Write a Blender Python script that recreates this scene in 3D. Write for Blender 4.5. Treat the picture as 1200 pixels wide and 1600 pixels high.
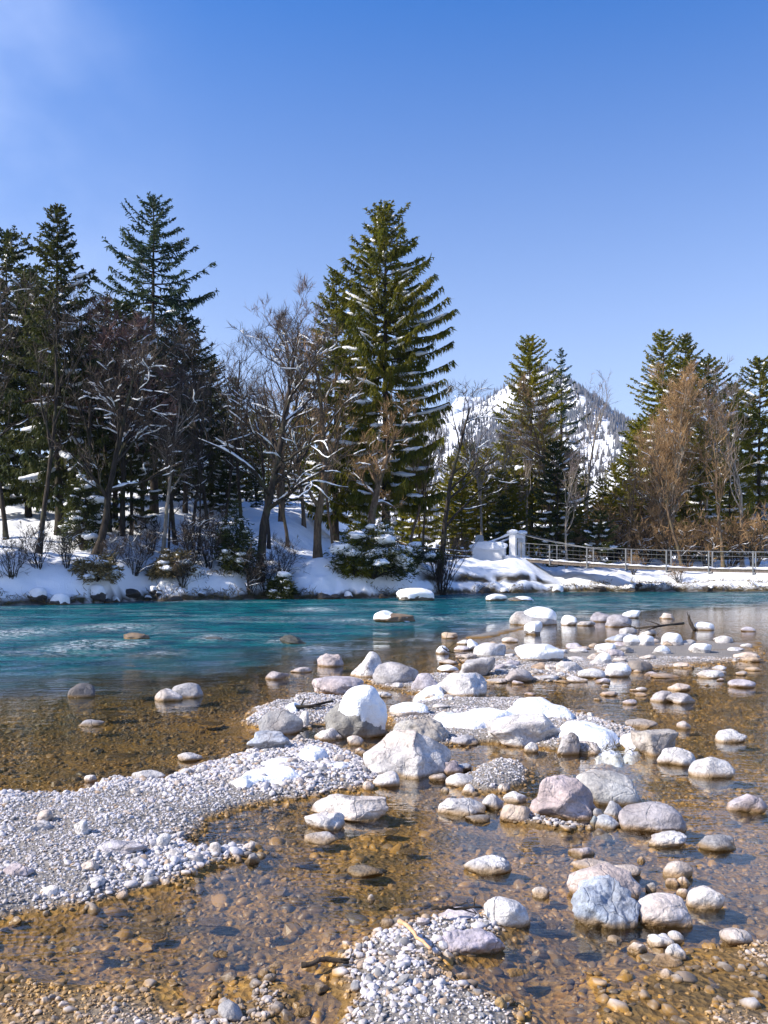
import bpy, math, random
import numpy as np
from mathutils import Vector, Matrix
for o in list(bpy.data.objects): bpy.data.objects.remove(o)
scene = bpy.context.scene
COL = scene.collection
R = math.radians

# ------------------------------------------------------------------ camera
F, HX, HY, CAMZ = 1357.0, 600.0, 885.0, 1.6      # focal length and horizon in photo pixels (1200 x 1600)
cam = bpy.data.cameras.new('camera'); camo = bpy.data.objects.new('camera', cam); COL.objects.link(camo)
cam.sensor_fit = 'HORIZONTAL'; cam.sensor_width = 36; cam.lens = 36*F/1200
cam.shift_y = (HY-800)/1200
cam.clip_start = 0.05; cam.clip_end = 20000
camo.location = (0, 0, CAMZ); camo.rotation_euler = (R(90), 0, 0)
scene.camera = camo
scene.render.resolution_x = 768; scene.render.resolution_y = 1024

# ------------------------------------------------------------------ light
SUN_EL = R(39); SUN_AZ = R(-104)                  # azimuth from +Y (view direction), negative = left
sdir = Vector((math.sin(SUN_AZ)*math.cos(SUN_EL), math.cos(SUN_AZ)*math.cos(SUN_EL), math.sin(SUN_EL)))
sun = bpy.data.lights.new('sun', 'SUN'); suno = bpy.data.objects.new('sun', sun); COL.objects.link(suno)
sun.energy = 4.9; sun.angle = R(0.5); sun.color = (1.0, 0.92, 0.80)
suno.rotation_euler = (-sdir).to_track_quat('-Z', 'Y').to_euler(); suno.location = (-40, 0, 40)
world = bpy.data.worlds.new('World'); scene.world = world; world.use_nodes = True
wt = world.node_tree; wt.nodes.clear()
def WN(t, **k):
    n = wt.nodes.new(t)
    for a, b in k.items(): setattr(n, a, b)
    return n
wo = WN('ShaderNodeOutputWorld'); bg = WN('ShaderNodeBackground'); sky = WN('ShaderNodeTexSky')
sky.sky_type = 'NISHITA'; sky.sun_disc = False; sky.sun_elevation = SUN_EL; sky.sun_rotation = SUN_AZ
sky.altitude = 600; sky.air_density = 1.0; sky.dust_density = 1.0; sky.ozone_density = 4.0
bg.inputs['Strength'].default_value = 0.142
hs = WN('ShaderNodeHueSaturation'); hs.inputs['Value'].default_value = 0.96; hs.inputs['Hue'].default_value = 0.510; hs.inputs['Saturation'].default_value = 1.15
wt.links.new(sky.outputs[0], hs.inputs['Color'])
el_t = WN('ShaderNodeTexCoord'); el_s = WN('ShaderNodeSeparateXYZ'); wt.links.new(el_t.outputs['Generated'], el_s.inputs[0])
el_m = WN('ShaderNodeMapRange'); wt.links.new(el_s.outputs[2], el_m.inputs[0])        # paler towards the horizon, deeper overhead, all round
for i, v in ((1, 0.15), (2, 0.60), (3, 0.70), (4, 1.40)): el_m.inputs[i].default_value = v
wt.links.new(el_m.outputs[0], hs.inputs['Saturation'])
# thin veil of cloud towards the sun side, laid out on the sky's directions
tc = WN('ShaderNodeTexCoord'); sep = WN('ShaderNodeSeparateXYZ'); wt.links.new(tc.outputs['Generated'], sep.inputs[0])
mp = WN('ShaderNodeMapping'); mp.inputs['Scale'].default_value = (2.2, 1.2, 3.0); mp.inputs['Rotation'].default_value = (0, R(25), 0)
wt.links.new(tc.outputs['Generated'], mp.inputs[0])
nz = WN('ShaderNodeTexNoise'); nz.inputs['Scale'].default_value = 1.6; nz.inputs['Detail'].default_value = 5; nz.inputs['Roughness'].default_value = 0.55
wt.links.new(mp.outputs[0], nz.inputs['Vector'])
m1 = WN('ShaderNodeMapRange', interpolation_type='SMOOTHSTEP'); wt.links.new(sep.outputs[0], m1.inputs[0])
for i, v in ((1, -0.16), (2, -0.52), (3, 0.0), (4, 1.0)): m1.inputs[i].default_value = v
m2 = WN('ShaderNodeMapRange', interpolation_type='SMOOTHSTEP'); wt.links.new(nz.outputs[0], m2.inputs[0])
for i, v in ((1, 0.32), (2, 0.75), (3, 0.0), (4, 0.45)): m2.inputs[i].default_value = v
mm = WN('ShaderNodeMath', operation='MULTIPLY'); wt.links.new(m1.outputs[0], mm.inputs[0]); wt.links.new(m2.outputs[0], mm.inputs[1])
mixc = WN('ShaderNodeMixRGB'); wt.links.new(mm.outputs[0], mixc.inputs[0]); wt.links.new(hs.outputs[0], mixc.inputs[1])
mixc.inputs[2].default_value = (7.0, 7.3, 8.2, 1)
wt.links.new(mixc.outputs[0], bg.inputs['Color']); wt.links.new(bg.outputs[0], wo.inputs[0])
vs = scene.view_settings
vs.view_transform = 'Standard'; vs.look = 'None'; vs.exposure = 0.78; vs.gamma = 1.0; vs.use_curve_mapping = False
scene.cycles.transparent_max_bounces = 12

# ------------------------------------------------------------------ helpers
rng = np.random.default_rng(7)
def smooth(a, b, x):
    t = np.clip((np.asarray(x, float)-a)/(b-a), 0, 1); return t*t*(3-2*t)
def _hash(ix, iy, iz, seed):
    h = (ix*374761393 + iy*668265263 + iz*2147483647 + seed*1274126177) & 0xFFFFFFFF
    h = ((h ^ (h >> 13))*1274126177) & 0xFFFFFFFF
    return ((h ^ (h >> 16)) & 0xFFFF)/32767.5 - 1.0
def vnoise(P, scale=1.0, seed=0):
    P = np.asarray(P, float)*scale
    i = np.floor(P).astype(np.int64); f = P-i; f = f*f*f*(f*(f*6-15)+10)
    out = 0
    for dx in (0, 1):
        for dy in (0, 1):
            for dz in (0, 1):
                w = (f[..., 0] if dx else 1-f[..., 0])*(f[..., 1] if dy else 1-f[..., 1])*(f[..., 2] if dz else 1-f[..., 2])
                out = out + w*_hash(i[..., 0]+dx, i[..., 1]+dy, i[..., 2]+dz, seed)
    return out
def fbm(P, scale=1.0, octaves=4, seed=0, gain=0.5):
    a, s, o = 1.0, scale, 0
    for k in range(octaves):
        o = o + a*vnoise(P, s, seed+k*17); a *= gain; s *= 2.03
    return o
def fbm2(X, Y, scale, octaves=4, seed=0, gain=0.5):
    return fbm(np.stack([X, Y, np.full_like(X, 0.37)], -1), scale, octaves, seed, gain)

def make_mesh(name, V, tris=None, quads=None, mat=None, smooth_shade=True, attrs=None):
    V = np.asarray(V, np.float32).reshape(-1, 3)
    parts, sizes = [], []
    if tris is not None and len(tris):
        t = np.asarray(tris, np.int32).reshape(-1, 3); parts.append(t.ravel()); sizes.append(np.full(len(t), 3, np.int32))
    if quads is not None and len(quads):
        q = np.asarray(quads, np.int32).reshape(-1, 4); parts.append(q.ravel()); sizes.append(np.full(len(q), 4, np.int32))
    me = bpy.data.meshes.new(name)
    me.vertices.add(len(V)); me.vertices.foreach_set('co', V.ravel())
    if parts:
        loops = np.concatenate(parts); sz = np.concatenate(sizes)
        st = np.concatenate([[0], np.cumsum(sz)[:-1]]).astype(np.int32)
        me.loops.add(len(loops)); me.loops.foreach_set('vertex_index', loops)
        me.polygons.add(len(sz)); me.polygons.foreach_set('loop_start', st)
        me.polygons.foreach_set('use_smooth', np.full(len(sz), smooth_shade, bool))
    for k, v in (attrs or {}).items():
        v = np.asarray(v, np.float32)
        if v.ndim == 2:
            a = me.attributes.new(k, 'FLOAT_VECTOR', 'POINT'); a.data.foreach_set('vector', v.ravel())
        else:
            a = me.attributes.new(k, 'FLOAT', 'POINT'); a.data.foreach_set('value', v.ravel())
    if mat: me.materials.append(mat)
    me.update(calc_edges=True); me.validate()
    return me
def link(name, me, parent=None, label=None, cat=None, group=None, kind=None, loc=None, rot=None, color=None):
    o = bpy.data.objects.new(name, me); COL.objects.link(o)
    if parent: o.parent = parent
    if loc is not None: o.location = loc
    if rot is not None: o.rotation_euler = rot
    if label: o['label'] = label
    if cat: o['category'] = cat
    if group: o['group'] = group
    if kind: o['kind'] = kind
    if color: o.color = (*color, 1)
    return o
def copy_tree(o, parent=None):
    c = o.copy(); COL.objects.link(c); c.parent = parent
    for ch in o.children: copy_tree(ch, c)
    return c
class MB:                                         # gathers shapes into one mesh
    def __init__(s): s.V = []; s.T = []; s.Q = []; s.n = 0
    def add(s, V, tris=None, quads=None):
        V = np.asarray(V, float).reshape(-1, 3)
        if tris is not None and len(tris): s.T.append(np.asarray(tris, np.int64).reshape(-1, 3)+s.n)
        if quads is not None and len(quads): s.Q.append(np.asarray(quads, np.int64).reshape(-1, 4)+s.n)
        s.V.append(V); s.n += len(V)
    def tube(s, pts, rad, k=6, cap=True):
        pts = np.asarray(pts, float); n = len(pts); rad = np.broadcast_to(np.asarray(rad, float), (n,))
        d = np.gradient(pts, axis=0); d /= np.linalg.norm(d, axis=1)[:, None]+1e-9
        ref = np.where(np.abs(d[:, 2:3]) > 0.9, np.array([[1., 0, 0]]), np.array([[0, 0, 1.]]))
        m = np.abs(d[:, 2]).mean() > 0.75
        ref = np.tile([[1., 0.1, 0]] if m else [[0, 0, 1.]], (n, 1))
        a = np.cross(d, ref); a /= np.linalg.norm(a, axis=1)[:, None]+1e-9
        b = np.cross(a, d)
        th = np.arange(k)*2*math.pi/k
        V = pts[:, None]+rad[:, None, None]*(a[:, None]*np.cos(th)[None, :, None]+b[:, None]*np.sin(th)[None, :, None])
        i = np.arange(n-1)[:, None]*k; j = np.arange(k)[None]; j2 = (j+1) % k
        q = np.stack([i+j, i+j2, i+k+j2, i+k+j], -1).reshape(-1, 4)
        V = V.reshape(-1, 3); t = None
        if cap:
            V = np.concatenate([V, pts[:1], pts[-1:]]); c0, c1 = n*k, n*k+1; jj = np.arange(k)
            t = np.concatenate([np.stack([(jj+1) % k, jj, np.full(k, c0)], 1), np.stack([(n-1)*k+jj, (n-1)*k+(jj+1) % k, np.full(k, c1)], 1)])
        s.add(V, t, q)
    def box(s, c, size, rz=0.0, ax=None):
        x, y, z = np.asarray(size)/2
        V = np.array([[i*x, j*y, k*z] for k in (-1, 1) for j in (-1, 1) for i in (-1, 1)], float)
        ca, sa = math.cos(rz), math.sin(rz)
        V = V@np.array([[ca, sa, 0], [-sa, ca, 0], [0, 0, 1]])+np.asarray(c)
        s.add(V, None, [[0, 2, 3, 1], [4, 5, 7, 6], [0, 1, 5, 4], [2, 6, 7, 3], [0, 4, 6, 2], [1, 3, 7, 5]])
    def ribbons(s, P0, D, L, W, bend=0.25, rg=rng):
        """flat tapered twigs: root P0, direction D, length L, width W (all arrays)"""
        n = len(P0); 
        if n == 0: return
        D = D/(np.linalg.norm(D, axis=1)[:, None]+1e-9)
        rnd = rg.normal(size=(n, 3)); sd = np.cross(D, rnd); sd /= np.linalg.norm(sd, axis=1)[:, None]+1e-9
        L = np.broadcast_to(L, (n,))[:, None]; W = np.broadcast_to(W, (n,))[:, None]
        mid = P0+D*L*0.5; D2 = D+rnd*bend*0.4; D2 /= np.linalg.norm(D2, axis=1)[:, None]
        tip = mid+D2*L*0.55
        V = np.stack([P0-sd*W*.35, P0+sd*W*.35, mid+sd*W*.5, mid-sd*W*.5, tip], 1)
        b = np.arange(n)[:, None]*5
        s.add(V.reshape(-1, 3), b+np.array([[3, 2, 4]]), b+np.array([[0, 1, 2, 3]]))
    def mesh(s, name, mat, smooth_shade=True, attrs=None):
        return make_mesh(name, np.concatenate(s.V), np.concatenate(s.T) if s.T else None, np.concatenate(s.Q) if s.Q else None, mat, smooth_shade, attrs)

_ico = {}
def ico(sub):
    if sub in _ico: return _ico[sub]
    p = (1+5**.5)/2
    V = np.array([[-1, p, 0], [1, p, 0], [-1, -p, 0], [1, -p, 0], [0, -1, p], [0, 1, p], [0, -1, -p], [0, 1, -p], [p, 0, -1], [p, 0, 1], [-p, 0, -1], [-p, 0, 1]], float)
    T = np.array([[0, 11, 5], [0, 5, 1], [0, 1, 7], [0, 7, 10], [0, 10, 11], [1, 5, 9], [5, 11, 4], [11, 10, 2], [10, 7, 6], [7, 1, 8], [3, 9, 4], [3, 4, 2], [3, 2, 6], [3, 6, 8], [3, 8, 9], [4, 9, 5], [2, 4, 11], [6, 2, 10], [8, 6, 7], [9, 8, 1]])
    V /= np.linalg.norm(V[0])
    for _ in range(sub):
        E = np.sort(np.concatenate([T[:, [0, 1]], T[:, [1, 2]], T[:, [2, 0]]]), 1)
        u, inv = np.unique(E, axis=0, return_inverse=True); inv = inv.ravel()
        M = V[u].mean(1); M /= np.linalg.norm(M, axis=1)[:, None]
        n = len(V); V = np.concatenate([V, M]); m = len(T)
        a, b, c = inv[:m]+n, inv[m:2*m]+n, inv[2*m:]+n
        T = np.concatenate([np.stack([T[:, 0], a, c], 1), np.stack([T[:, 1], b, a], 1), np.stack([T[:, 2], c, b], 1), np.stack([a, b, c], 1)])
    _ico[sub] = (V, T); return V, T

# ------------------------------------------------------------------ materials
def mat_new(name):
    m = bpy.data.materials.new(name); m.use_nodes = True
    nt = m.node_tree; nt.nodes.clear()
    return m, nt
class NT:
    def __init__(s, nt): s.nt = nt
    def n(s, t, ins=None, **k):
        nd = s.nt.nodes.new(t)
        for a, b in k.items(): setattr(nd, a, b)
        for a, b in (ins or {}).items():
            if isinstance(b, bpy.types.NodeSocket): s.nt.links.new(b, nd.inputs[a])
            else: nd.inputs[a].default_value = b
        return nd
    def noise(s, scale, detail=4, rough=0.55, vec=None, w=None):
        d = {'Scale': scale, 'Detail': detail, 'Roughness': rough}
        if vec is not None: d['Vector'] = vec
        return s.n('ShaderNodeTexNoise', d).outputs[0]
    def rng(s, x, a, b, c=0.0, d=1.0, sm=True):
        return s.n('ShaderNodeMapRange', {0: x, 1: a, 2: b, 3: c, 4: d}, interpolation_type='SMOOTHSTEP' if sm else 'LINEAR').outputs[0]
    def mix(s, f, a, b, bt='MIX'): return s.n('ShaderNodeMixRGB', {0: f, 1: a, 2: b}, blend_type=bt).outputs[0]
    def math(s, op, a, b=0.0): return s.n('ShaderNodeMath', {0: a, 1: b}, operation=op).outputs[0]
    def bump(s, h, dist, strength=1.0, normal=None):
        d = {'Height': h, 'Distance': dist, 'Strength': strength}
        if normal is not None: d['Normal'] = normal
        return s.n('ShaderNodeBump', d).outputs[0]
    def out(s, sh): s.n('ShaderNodeOutputMaterial', {0: sh})
    def pos(s): return s.n('ShaderNodeNewGeometry').outputs['Position']
    def posz(s): return s.n('ShaderNodeSeparateXYZ', {0: s.pos()}).outputs[2]
    def obj(s): return s.n('ShaderNodeTexCoord').outputs['Object']
def C(r, g, b): return (r, g, b, 1)

def mat_rock():
    m, nt = mat_new('rock'); N = NT(nt)
    P = N.pos(); info = N.n('ShaderNodeObjectInfo')
    n1 = N.noise(5, 6, .62, P); n2 = N.noise(38, 5, .7, P); n3 = N.noise(1.7, 3, .5, P)
    vo = N.n('ShaderNodeTexVoronoi', {'Vector': P, 'Scale': 60.0}).outputs[0]
    c = N.mix(N.rng(n1, .36, .64), N.mix(1.0, info.outputs['Color'], C(.60, .59, .60), 'MULTIPLY'), info.outputs['Color'])
    crk = N.n('ShaderNodeTexVoronoi', {'Vector': N.n('ShaderNodeVectorMath', {0: P, 1: N.n('ShaderNodeVectorMath', {0: N.n('ShaderNodeTexNoise', {'Vector': P, 'Scale': 4.0, 'Detail': 4.0}).outputs[1], 1: (.35, .35, .35)}, operation='MULTIPLY').outputs[0]}, operation='ADD').outputs[0], 'Scale': 3.2}, feature='DISTANCE_TO_EDGE').outputs[0]
    c = N.mix(N.math('MULTIPLY', N.rng(crk, .022, .004), N.rng(n3, .45, .6, 0, .6)), c, C(.12, .11, .11))
    c = N.mix(N.rng(n2, .38, .62, .0, .42), c, C(.16, .155, .16))              # grain and pits
    c = N.mix(N.rng(n3, .48, .68, 0, .6), c, N.mix(1.0, c, C(1.12, .98, .86), 'MULTIPLY'))                 # warm chalky bloom
    c = N.mix(N.math('MULTIPLY', N.rng(n1, .60, .70), N.rng(n2, .5, .6, 0, .65)), c, C(.09, .09, .075))   # lichen specks
    z = N.posz()
    zz = N.math('ADD', z, N.math('MULTIPLY', N.math('SUBTRACT', n1, .5), .05))
    ring = N.rng(zz, .045, .01)                                                 # ochre algae band at the waterline
    c = N.mix(N.math('MULTIPLY', ring, .8), c, N.mix(.55, C(.33, .19, .05), c, 'MULTIPLY'))
    c = N.mix(N.math('MULTIPLY', N.rng(zz, .016, -.006), .82), c, C(.10, .06, .018))
    ro = N.rng(zz, .05, 0.0, .85, .25)
    vein = N.n('ShaderNodeTexWave', {'Vector': P, 'Scale': 1.3, 'Distortion': 14.0, 'Detail': 4.0, 'Detail Scale': 1.6}).outputs[1]
    c = N.mix(N.math('MULTIPLY', N.rng(vein, .965, 1.0, 0, .3), N.rng(n3, .4, .6)), c, N.mix(1.0, c, C(1.4, 1.38, 1.35), 'MULTIPLY'))
    b = N.bump(N.math('ADD', N.math('MULTIPLY', n1, 1.0), N.math('MULTIPLY', n2, .35)), .035, .9)
    b = N.bump(vo, .004, .6, b); b = N.bump(N.rng(crk, 0, .03), .012, .5, b)
    N.out(N.n('ShaderNodeBsdfPrincipled', {'Base Color': c, 'Roughness': ro, 'Normal': b, 'Specular IOR Level': .3}).outputs[0]); return m
def mat_snow():
    m, nt = mat_new('snow'); N = NT(nt); P = N.pos()
    n1 = N.noise(6, 5, .6, P); n2 = N.noise(60, 3, .6, P)
    b = N.bump(n1, .09, .7); b = N.bump(n2, .010, .7, b)
    c = N.mix(N.rng(n1, .3, .7), C(.78, .80, .84), C(.85, .86, .88))
    N.out(N.n('ShaderNodeBsdfPrincipled', {'Base Color': c, 'Roughness': .55, 'Normal': b, 'Specular IOR Level': .25}).outputs[0]); return m
def mat_bark(name, c1, c2, sc=9):
    m, nt = mat_new(name); N = NT(nt); P = N.pos()
    v = N.n('ShaderNodeMapping', {0: P, 3: (1, 1, .25)}).outputs[0]
    n1 = N.noise(sc, 5, .65, v); n2 = N.noise(1.3, 3, .5, P)
    c = N.mix(N.rng(n1, .35, .65), C(*c1), C(*c2)); c = N.mix(N.rng(n2, .5, .7, 0, .4), c, C(.10, .11, .05))
    N.out(N.n('ShaderNodeBsdfPrincipled', {'Base Color': c, 'Roughness': .9, 'Normal': N.bump(n1, .03, .8), 'Specular IOR Level': .2}).outputs[0]); return m
def mat_leaf(name, c1, c2, trans=.25):
    m, nt = mat_new(name); N = NT(nt); P = N.pos()
    n1 = N.noise(.9, 3, .6, P); n2 = N.noise(7, 2, .5, P)
    c = N.mix(N.rng(n1, .35, .65), C(*c1), C(*c2)); c = N.mix(N.rng(n2, .4, .7, 0, .5), c, C(c1[0]*.5, c1[1]*.55, c1[2]*.6))
    d = N.n('ShaderNodeBsdfPrincipled', {'Base Color': c, 'Roughness': .6, 'Specular IOR Level': .25})
    t = N.n('ShaderNodeBsdfTranslucent', {0: c})
    N.out(N.n('ShaderNodeMixShader', {0: trans, 1: d.outputs[0], 2: t.outputs[0]}).outputs[0]); return m
def mat_plain(name, c1, c2=None, sc=8, rough=.8, bump=.01, metallic=0):
    m, nt = mat_new(name); N = NT(nt); P = N.pos(); n1 = N.noise(sc, 5, .6, P)
    c = N.mix(N.rng(n1, .35, .65), C(*c1), C(*(c2 or c1)))
    N.out(N.n('ShaderNodeBsdfPrincipled', {'Base Color': c, 'Roughness': rough, 'Metallic': metallic, 'Normal': N.bump(n1, bump, .7)}).outputs[0]); return m
def mat_ground():
    m, nt = mat_new('ground'); N = NT(nt); P = N.pos()
    at = lambda k: N.n('ShaderNodeAttribute', attribute_name=k).outputs['Fac']
    n1 = N.noise(2.2, 5, .6, P); n2 = N.noise(22, 5, .7, P); n3 = N.noise(.6, 3, .5, P)
    vo = N.n('ShaderNodeTexVoronoi', {'Vector': P, 'Scale': 32.0}); vo2 = N.n('ShaderNodeTexVoronoi', {'Vector': P, 'Scale': 85.0})
    # riverbed: ochre gravel with darker silt
    peb = N.mix(.55, N.mix(N.rng(n2, .3, .7), C(.32, .17, .035), C(.15, .095, .042)), N.n('ShaderNodeRGBToBW', {0: vo.outputs['Color']}).outputs[0], 'SOFT_LIGHT')
    bed = N.mix(N.rng(n1, .38, .66), peb, C(.085, .06, .028)); bed = N.mix(N.rng(n3, .45, .65, 0, .5), bed, C(.36, .19, .035))
    dry = N.mix(N.rng(vo2.outputs[0], .0, .5), C(.42, .40, .39), C(.20, .18, .16))
    z = N.posz(); bed = N.mix(N.rng(z, .005, .04), bed, dry)
    soil = N.mix(N.rng(n2, .35, .65), C(.035, .026, .018), C(.09, .07, .045)); soil = N.mix(N.rng(n1, .5, .62, 0, .6), soil, C(.06, .055, .02))
    sn = N.mix(n1, C(.84, .86, .90), C(.90, .91, .93))
    c = N.mix(at('soil'), sn, soil); c = N.mix(at('bank'), bed, c)
    h = N.math('ADD', N.math('MULTIPLY', n1, .6), N.math('MULTIPLY', n2, .3))
    b1 = N.bump(h, .09, .6); b2 = N.bump(vo.outputs[0], .02, .7, b1)
    N.out(N.n('ShaderNodeBsdfPrincipled', {'Base Color': c, 'Roughness': .75, 'Normal': b2, 'Specular IOR Level': .2}).outputs[0]); return m
def mat_gravel(name, dry, wet, zwet=.03):
    m, nt = mat_new(name); N = NT(nt); P = N.pos()
    r = N.n('ShaderNodeObjectInfo').outputs['Random']
    n2 = N.noise(70, 4, .6, P); n1 = N.noise(1.6, 3, .6, P)
    d = N.mix(r, C(*dry[0]), C(*dry[1])); d = N.mix(N.rng(r, .88, .9), d, C(.40, .30, .22)); d = N.mix(N.rng(r, .14, .10), d, C(.24, .24, .25)); d = N.mix(N.math('MULTIPLY', N.rng(n1, .5, .7), .45), d, C(.30, .25, .20))
    w = N.mix(r, C(*wet[0]), C(*wet[1])); w = N.mix(N.rng(n1, .4, .65), w, N.mix(.65, w, C(.05, .036, .02)))
    z = N.math('ADD', N.posz(), N.math('MULTIPLY', N.math('SUBTRACT', n1, .5), .05))
    c = N.mix(N.rng(z, zwet-.018, zwet+.012), w, d); c = N.mix(N.rng(n2, .4, .7, 0, .35), c, C(.18, .16, .15))
    N.out(N.n('ShaderNodeBsdfPrincipled', {'Base Color': c, 'Roughness': N.rng(z, zwet-.02, zwet+.02, .35, .85), 'Normal': N.bump(n2, .004, .6), 'Specular IOR Level': .3}).outputs[0]); return m
def mat_water():
    m, nt = mat_new('river_water'); N = NT(nt); P = N.pos()
    at = lambda k: N.n('ShaderNodeAttribute', attribute_name=k).outputs['Fac']
    dep, rough, foam = at('depth'), at('choppy'), at('foam')
    v = N.n('ShaderNodeMapping', {0: P, 3: (.55, 1.0, 1.0)}).outputs[0]
    w1 = N.noise(1.5, 3, .55, v); w2 = N.noise(5.5, 3, .6, v); w3 = N.noise(20, 2, .6, v)
    hh = N.math('ADD', N.math('ADD', N.math('MULTIPLY', w1, .6), N.math('MULTIPLY', w2, .5)), N.math('MULTIPLY', w3, .16))
    calm = N.math('ADD', N.math('MULTIPLY', w2, .10), N.math('MULTIPLY', w3, .035))
    b1 = N.bump(calm, .022, .9)
    b2 = N.n('ShaderNodeBump', {'Height': hh, 'Distance': .6, 'Strength': rough, 'Normal': b1}).outputs[0]
    inc = N.n('ShaderNodeNewGeometry').outputs['Incoming']
    cs = N.math('ABSOLUTE', N.n('ShaderNodeVectorMath', {0: inc, 1: b2}, operation='DOT_PRODUCT').outputs['Value'])
    fr = N.math('ADD', .025, N.math('MULTIPLY', .975, N.math('POWER', N.math('SUBTRACT', 1.0, N.math('MINIMUM', cs, 1.0)), 4.5)))
    opq = N.math('SUBTRACT', 1.0, N.math('POWER', 2.718, N.math('MULTIPLY', dep, -3.0))); opq = N.math('MULTIPLY', opq, N.rng(dep, .02, .42))
    teal = N.mix(N.rng(w1, .3, .7), C(.001, .036, .070), C(.003, .135, .15))
    teal = N.mix(N.rng(dep, .12, .5), C(.05, .10, .06), teal)
    body = N.n('ShaderNodeBsdfDiffuse', {0: teal, 'Normal': b2}).outputs[0]
    clear = N.n('ShaderNodeBsdfTransparent', {0: N.mix(N.rng(dep, 0, .25), C(.97, .96, .93), C(.72, .74, .58))}).outputs[0]
    under = N.n('ShaderNodeMixShader', {0: opq, 1: clear, 2: body}).outputs[0]
    gl = N.n('ShaderNodeBsdfGlossy', {0: C(1, 1, 1), 'Roughness': .03, 'Normal': b2}, distribution='GGX').outputs[0]
    surf = N.n('ShaderNodeMixShader', {0: fr, 1: under, 2: gl}).outputs[0]
    fn = N.noise(16, 8, .8, N.n('ShaderNodeMapping', {0: P, 3: (.45, 1.3, 1)}).outputs[0])
    fm = N.math('MULTIPLY', foam, N.rng(fn, .53, .58, 0, .9))
    fd = N.n('ShaderNodeBsdfDiffuse', {0: C(.80, .84, .86)}).outputs[0]
    N.out(N.n('ShaderNodeMixShader', {0: fm, 1: surf, 2: fd}).outputs[0]); return m
def mat_mountain():
    m, nt = mat_new('mountain'); N = NT(nt); P = N.pos()
    n1 = N.noise(.012, 6, .65, P); n2 = N.noise(.05, 5, .7, P)
    nz_ = N.n('ShaderNodeSeparateXYZ', {0: N.n('ShaderNodeNewGeometry').outputs['True Normal']}).outputs[2]
    rk = N.math('MULTIPLY', N.rng(nz_, .72, .55), N.rng(n2, .45, .6))
    c = N.mix(N.rng(n1, .3, .7), C(.80, .82, .86), C(.88, .89, .91)); c = N.mix(rk, c, C(.22, .21, .22))
    N.out(N.n('ShaderNodeBsdfPrincipled', {'Base Color': c, 'Roughness': .8, 'Normal': N.bump(n2, 6, .6)}).outputs[0]); return m

M_ROCK, M_SNOW, M_GROUND, M_WATER = mat_rock(), mat_snow(), mat_ground(), mat_water()
M_BARK = mat_bark('bark_brown', (.075, .050, .032), (.18, .125, .08))
M_BARKD = mat_bark('bark_dark', (.022, .018, .015), (.06, .047, .037))
M_BARKP = mat_bark('bark_pale', (.17, .14, .11), (.36, .31, .26))
M_TWIG = mat_plain('twig_tan', (.22, .125, .055), (.36, .225, .10), 2, .85, .002)
M_TWIGD = mat_plain('twig_dark', (.045, .032, .024), (.095, .068, .050), 2, .85, .002)
M_TWIGG = mat_plain('twig_grey', (.13, .095, .085), (.20, .155, .14), 2, .85, .002)
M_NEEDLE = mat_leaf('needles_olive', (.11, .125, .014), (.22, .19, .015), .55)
M_NEEDLED = mat_leaf('needles_dark', (.040, .056, .018), (.085, .088, .018), .4)  # darker copy, also carrying the shade of the left wood in its colour
M_NEEDLEG = mat_leaf('needles_sunlit', (.19, .20, .018), (.34, .28, .020), .6)  # sunlight on the right-hand spruces is put into this brighter yellow
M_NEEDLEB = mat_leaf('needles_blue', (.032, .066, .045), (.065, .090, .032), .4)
M_GRAVEL = mat_gravel('gravel', ((.66, .63, .65), (.46, .44, .45)), ((.50, .28, .06), (.30, .18, .06)))
M_BEDPEB = mat_gravel('bed_pebbles', ((.50, .48, .47), (.34, .31, .29)), ((.42, .22, .035), (.115, .088, .06)))
M_CONC = mat_plain('concrete', (.70, .70, .70), (.78, .77, .76), 3, .85, .01)
M_STEEL = mat_plain('galvanised_steel', (.20, .20, .20), (.28, .28, .28), 5, .45, .001, .6)
M_WOOD = mat_bark('weathered_wood', (.17, .10, .055), (.30, .19, .11), 14)
M_WOODG = mat_bark('grey_plank', (.13, .10, .08), (.22, .18, .15), 14)
M_STICK = mat_plain('bare_stick', (.50, .27, .13), (.62, .38, .22), 30, .7, .002)
M_SIGN = mat_plain('sign_grey', (.30, .32, .34), (.36, .38, .40), 4, .5, .001)
M_MTN = mat_mountain()
M_GRASS = mat_plain('dry_grass', (.10, .075, .03), (.20, .15, .06), 3, .9, .001)
M_FARTREE = mat_plain('far_trees', (.075, .080, .085), (.13, .12, .115), .02, .9, .1)

# ------------------------------------------------------------------ terrain
def gp(px, py, z=0.0):
    Y = (CAMZ-z)*F/(py-HY); return ((px-HX)/F*Y, Y)
edge_px = [(0, 946), (118, 944), (200, 940), (350, 937), (500, 935), (640, 932), (700, 928), (850, 925), (1000, 924), (1200, 924)]
EX = np.array([-70, -40]+[gp(*p)[0] for p in edge_px]+[40, 80]); EY = np.array([27, 31]+[gp(*p)[1] for p in edge_px]+[57, 60])
def far_edge(X): return np.interp(X, EX, EY)+0.6*fbm2(np.asarray(X, float), np.zeros_like(X), .35, 3, 5)
ch_px = [(0, 1075), (118, 1050), (350, 1035), (500, 1018), (600, 1003), (720, 990), (850, 972), (1000, 955), (1200, 946)]
CX = np.array([-60]+[gp(*p)[0] for p in ch_px]+[60]); CY = np.array([9]+[gp(*p)[1] for p in ch_px]+[40])
def near_edge(X): return np.interp(X, CX, CY)
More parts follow.
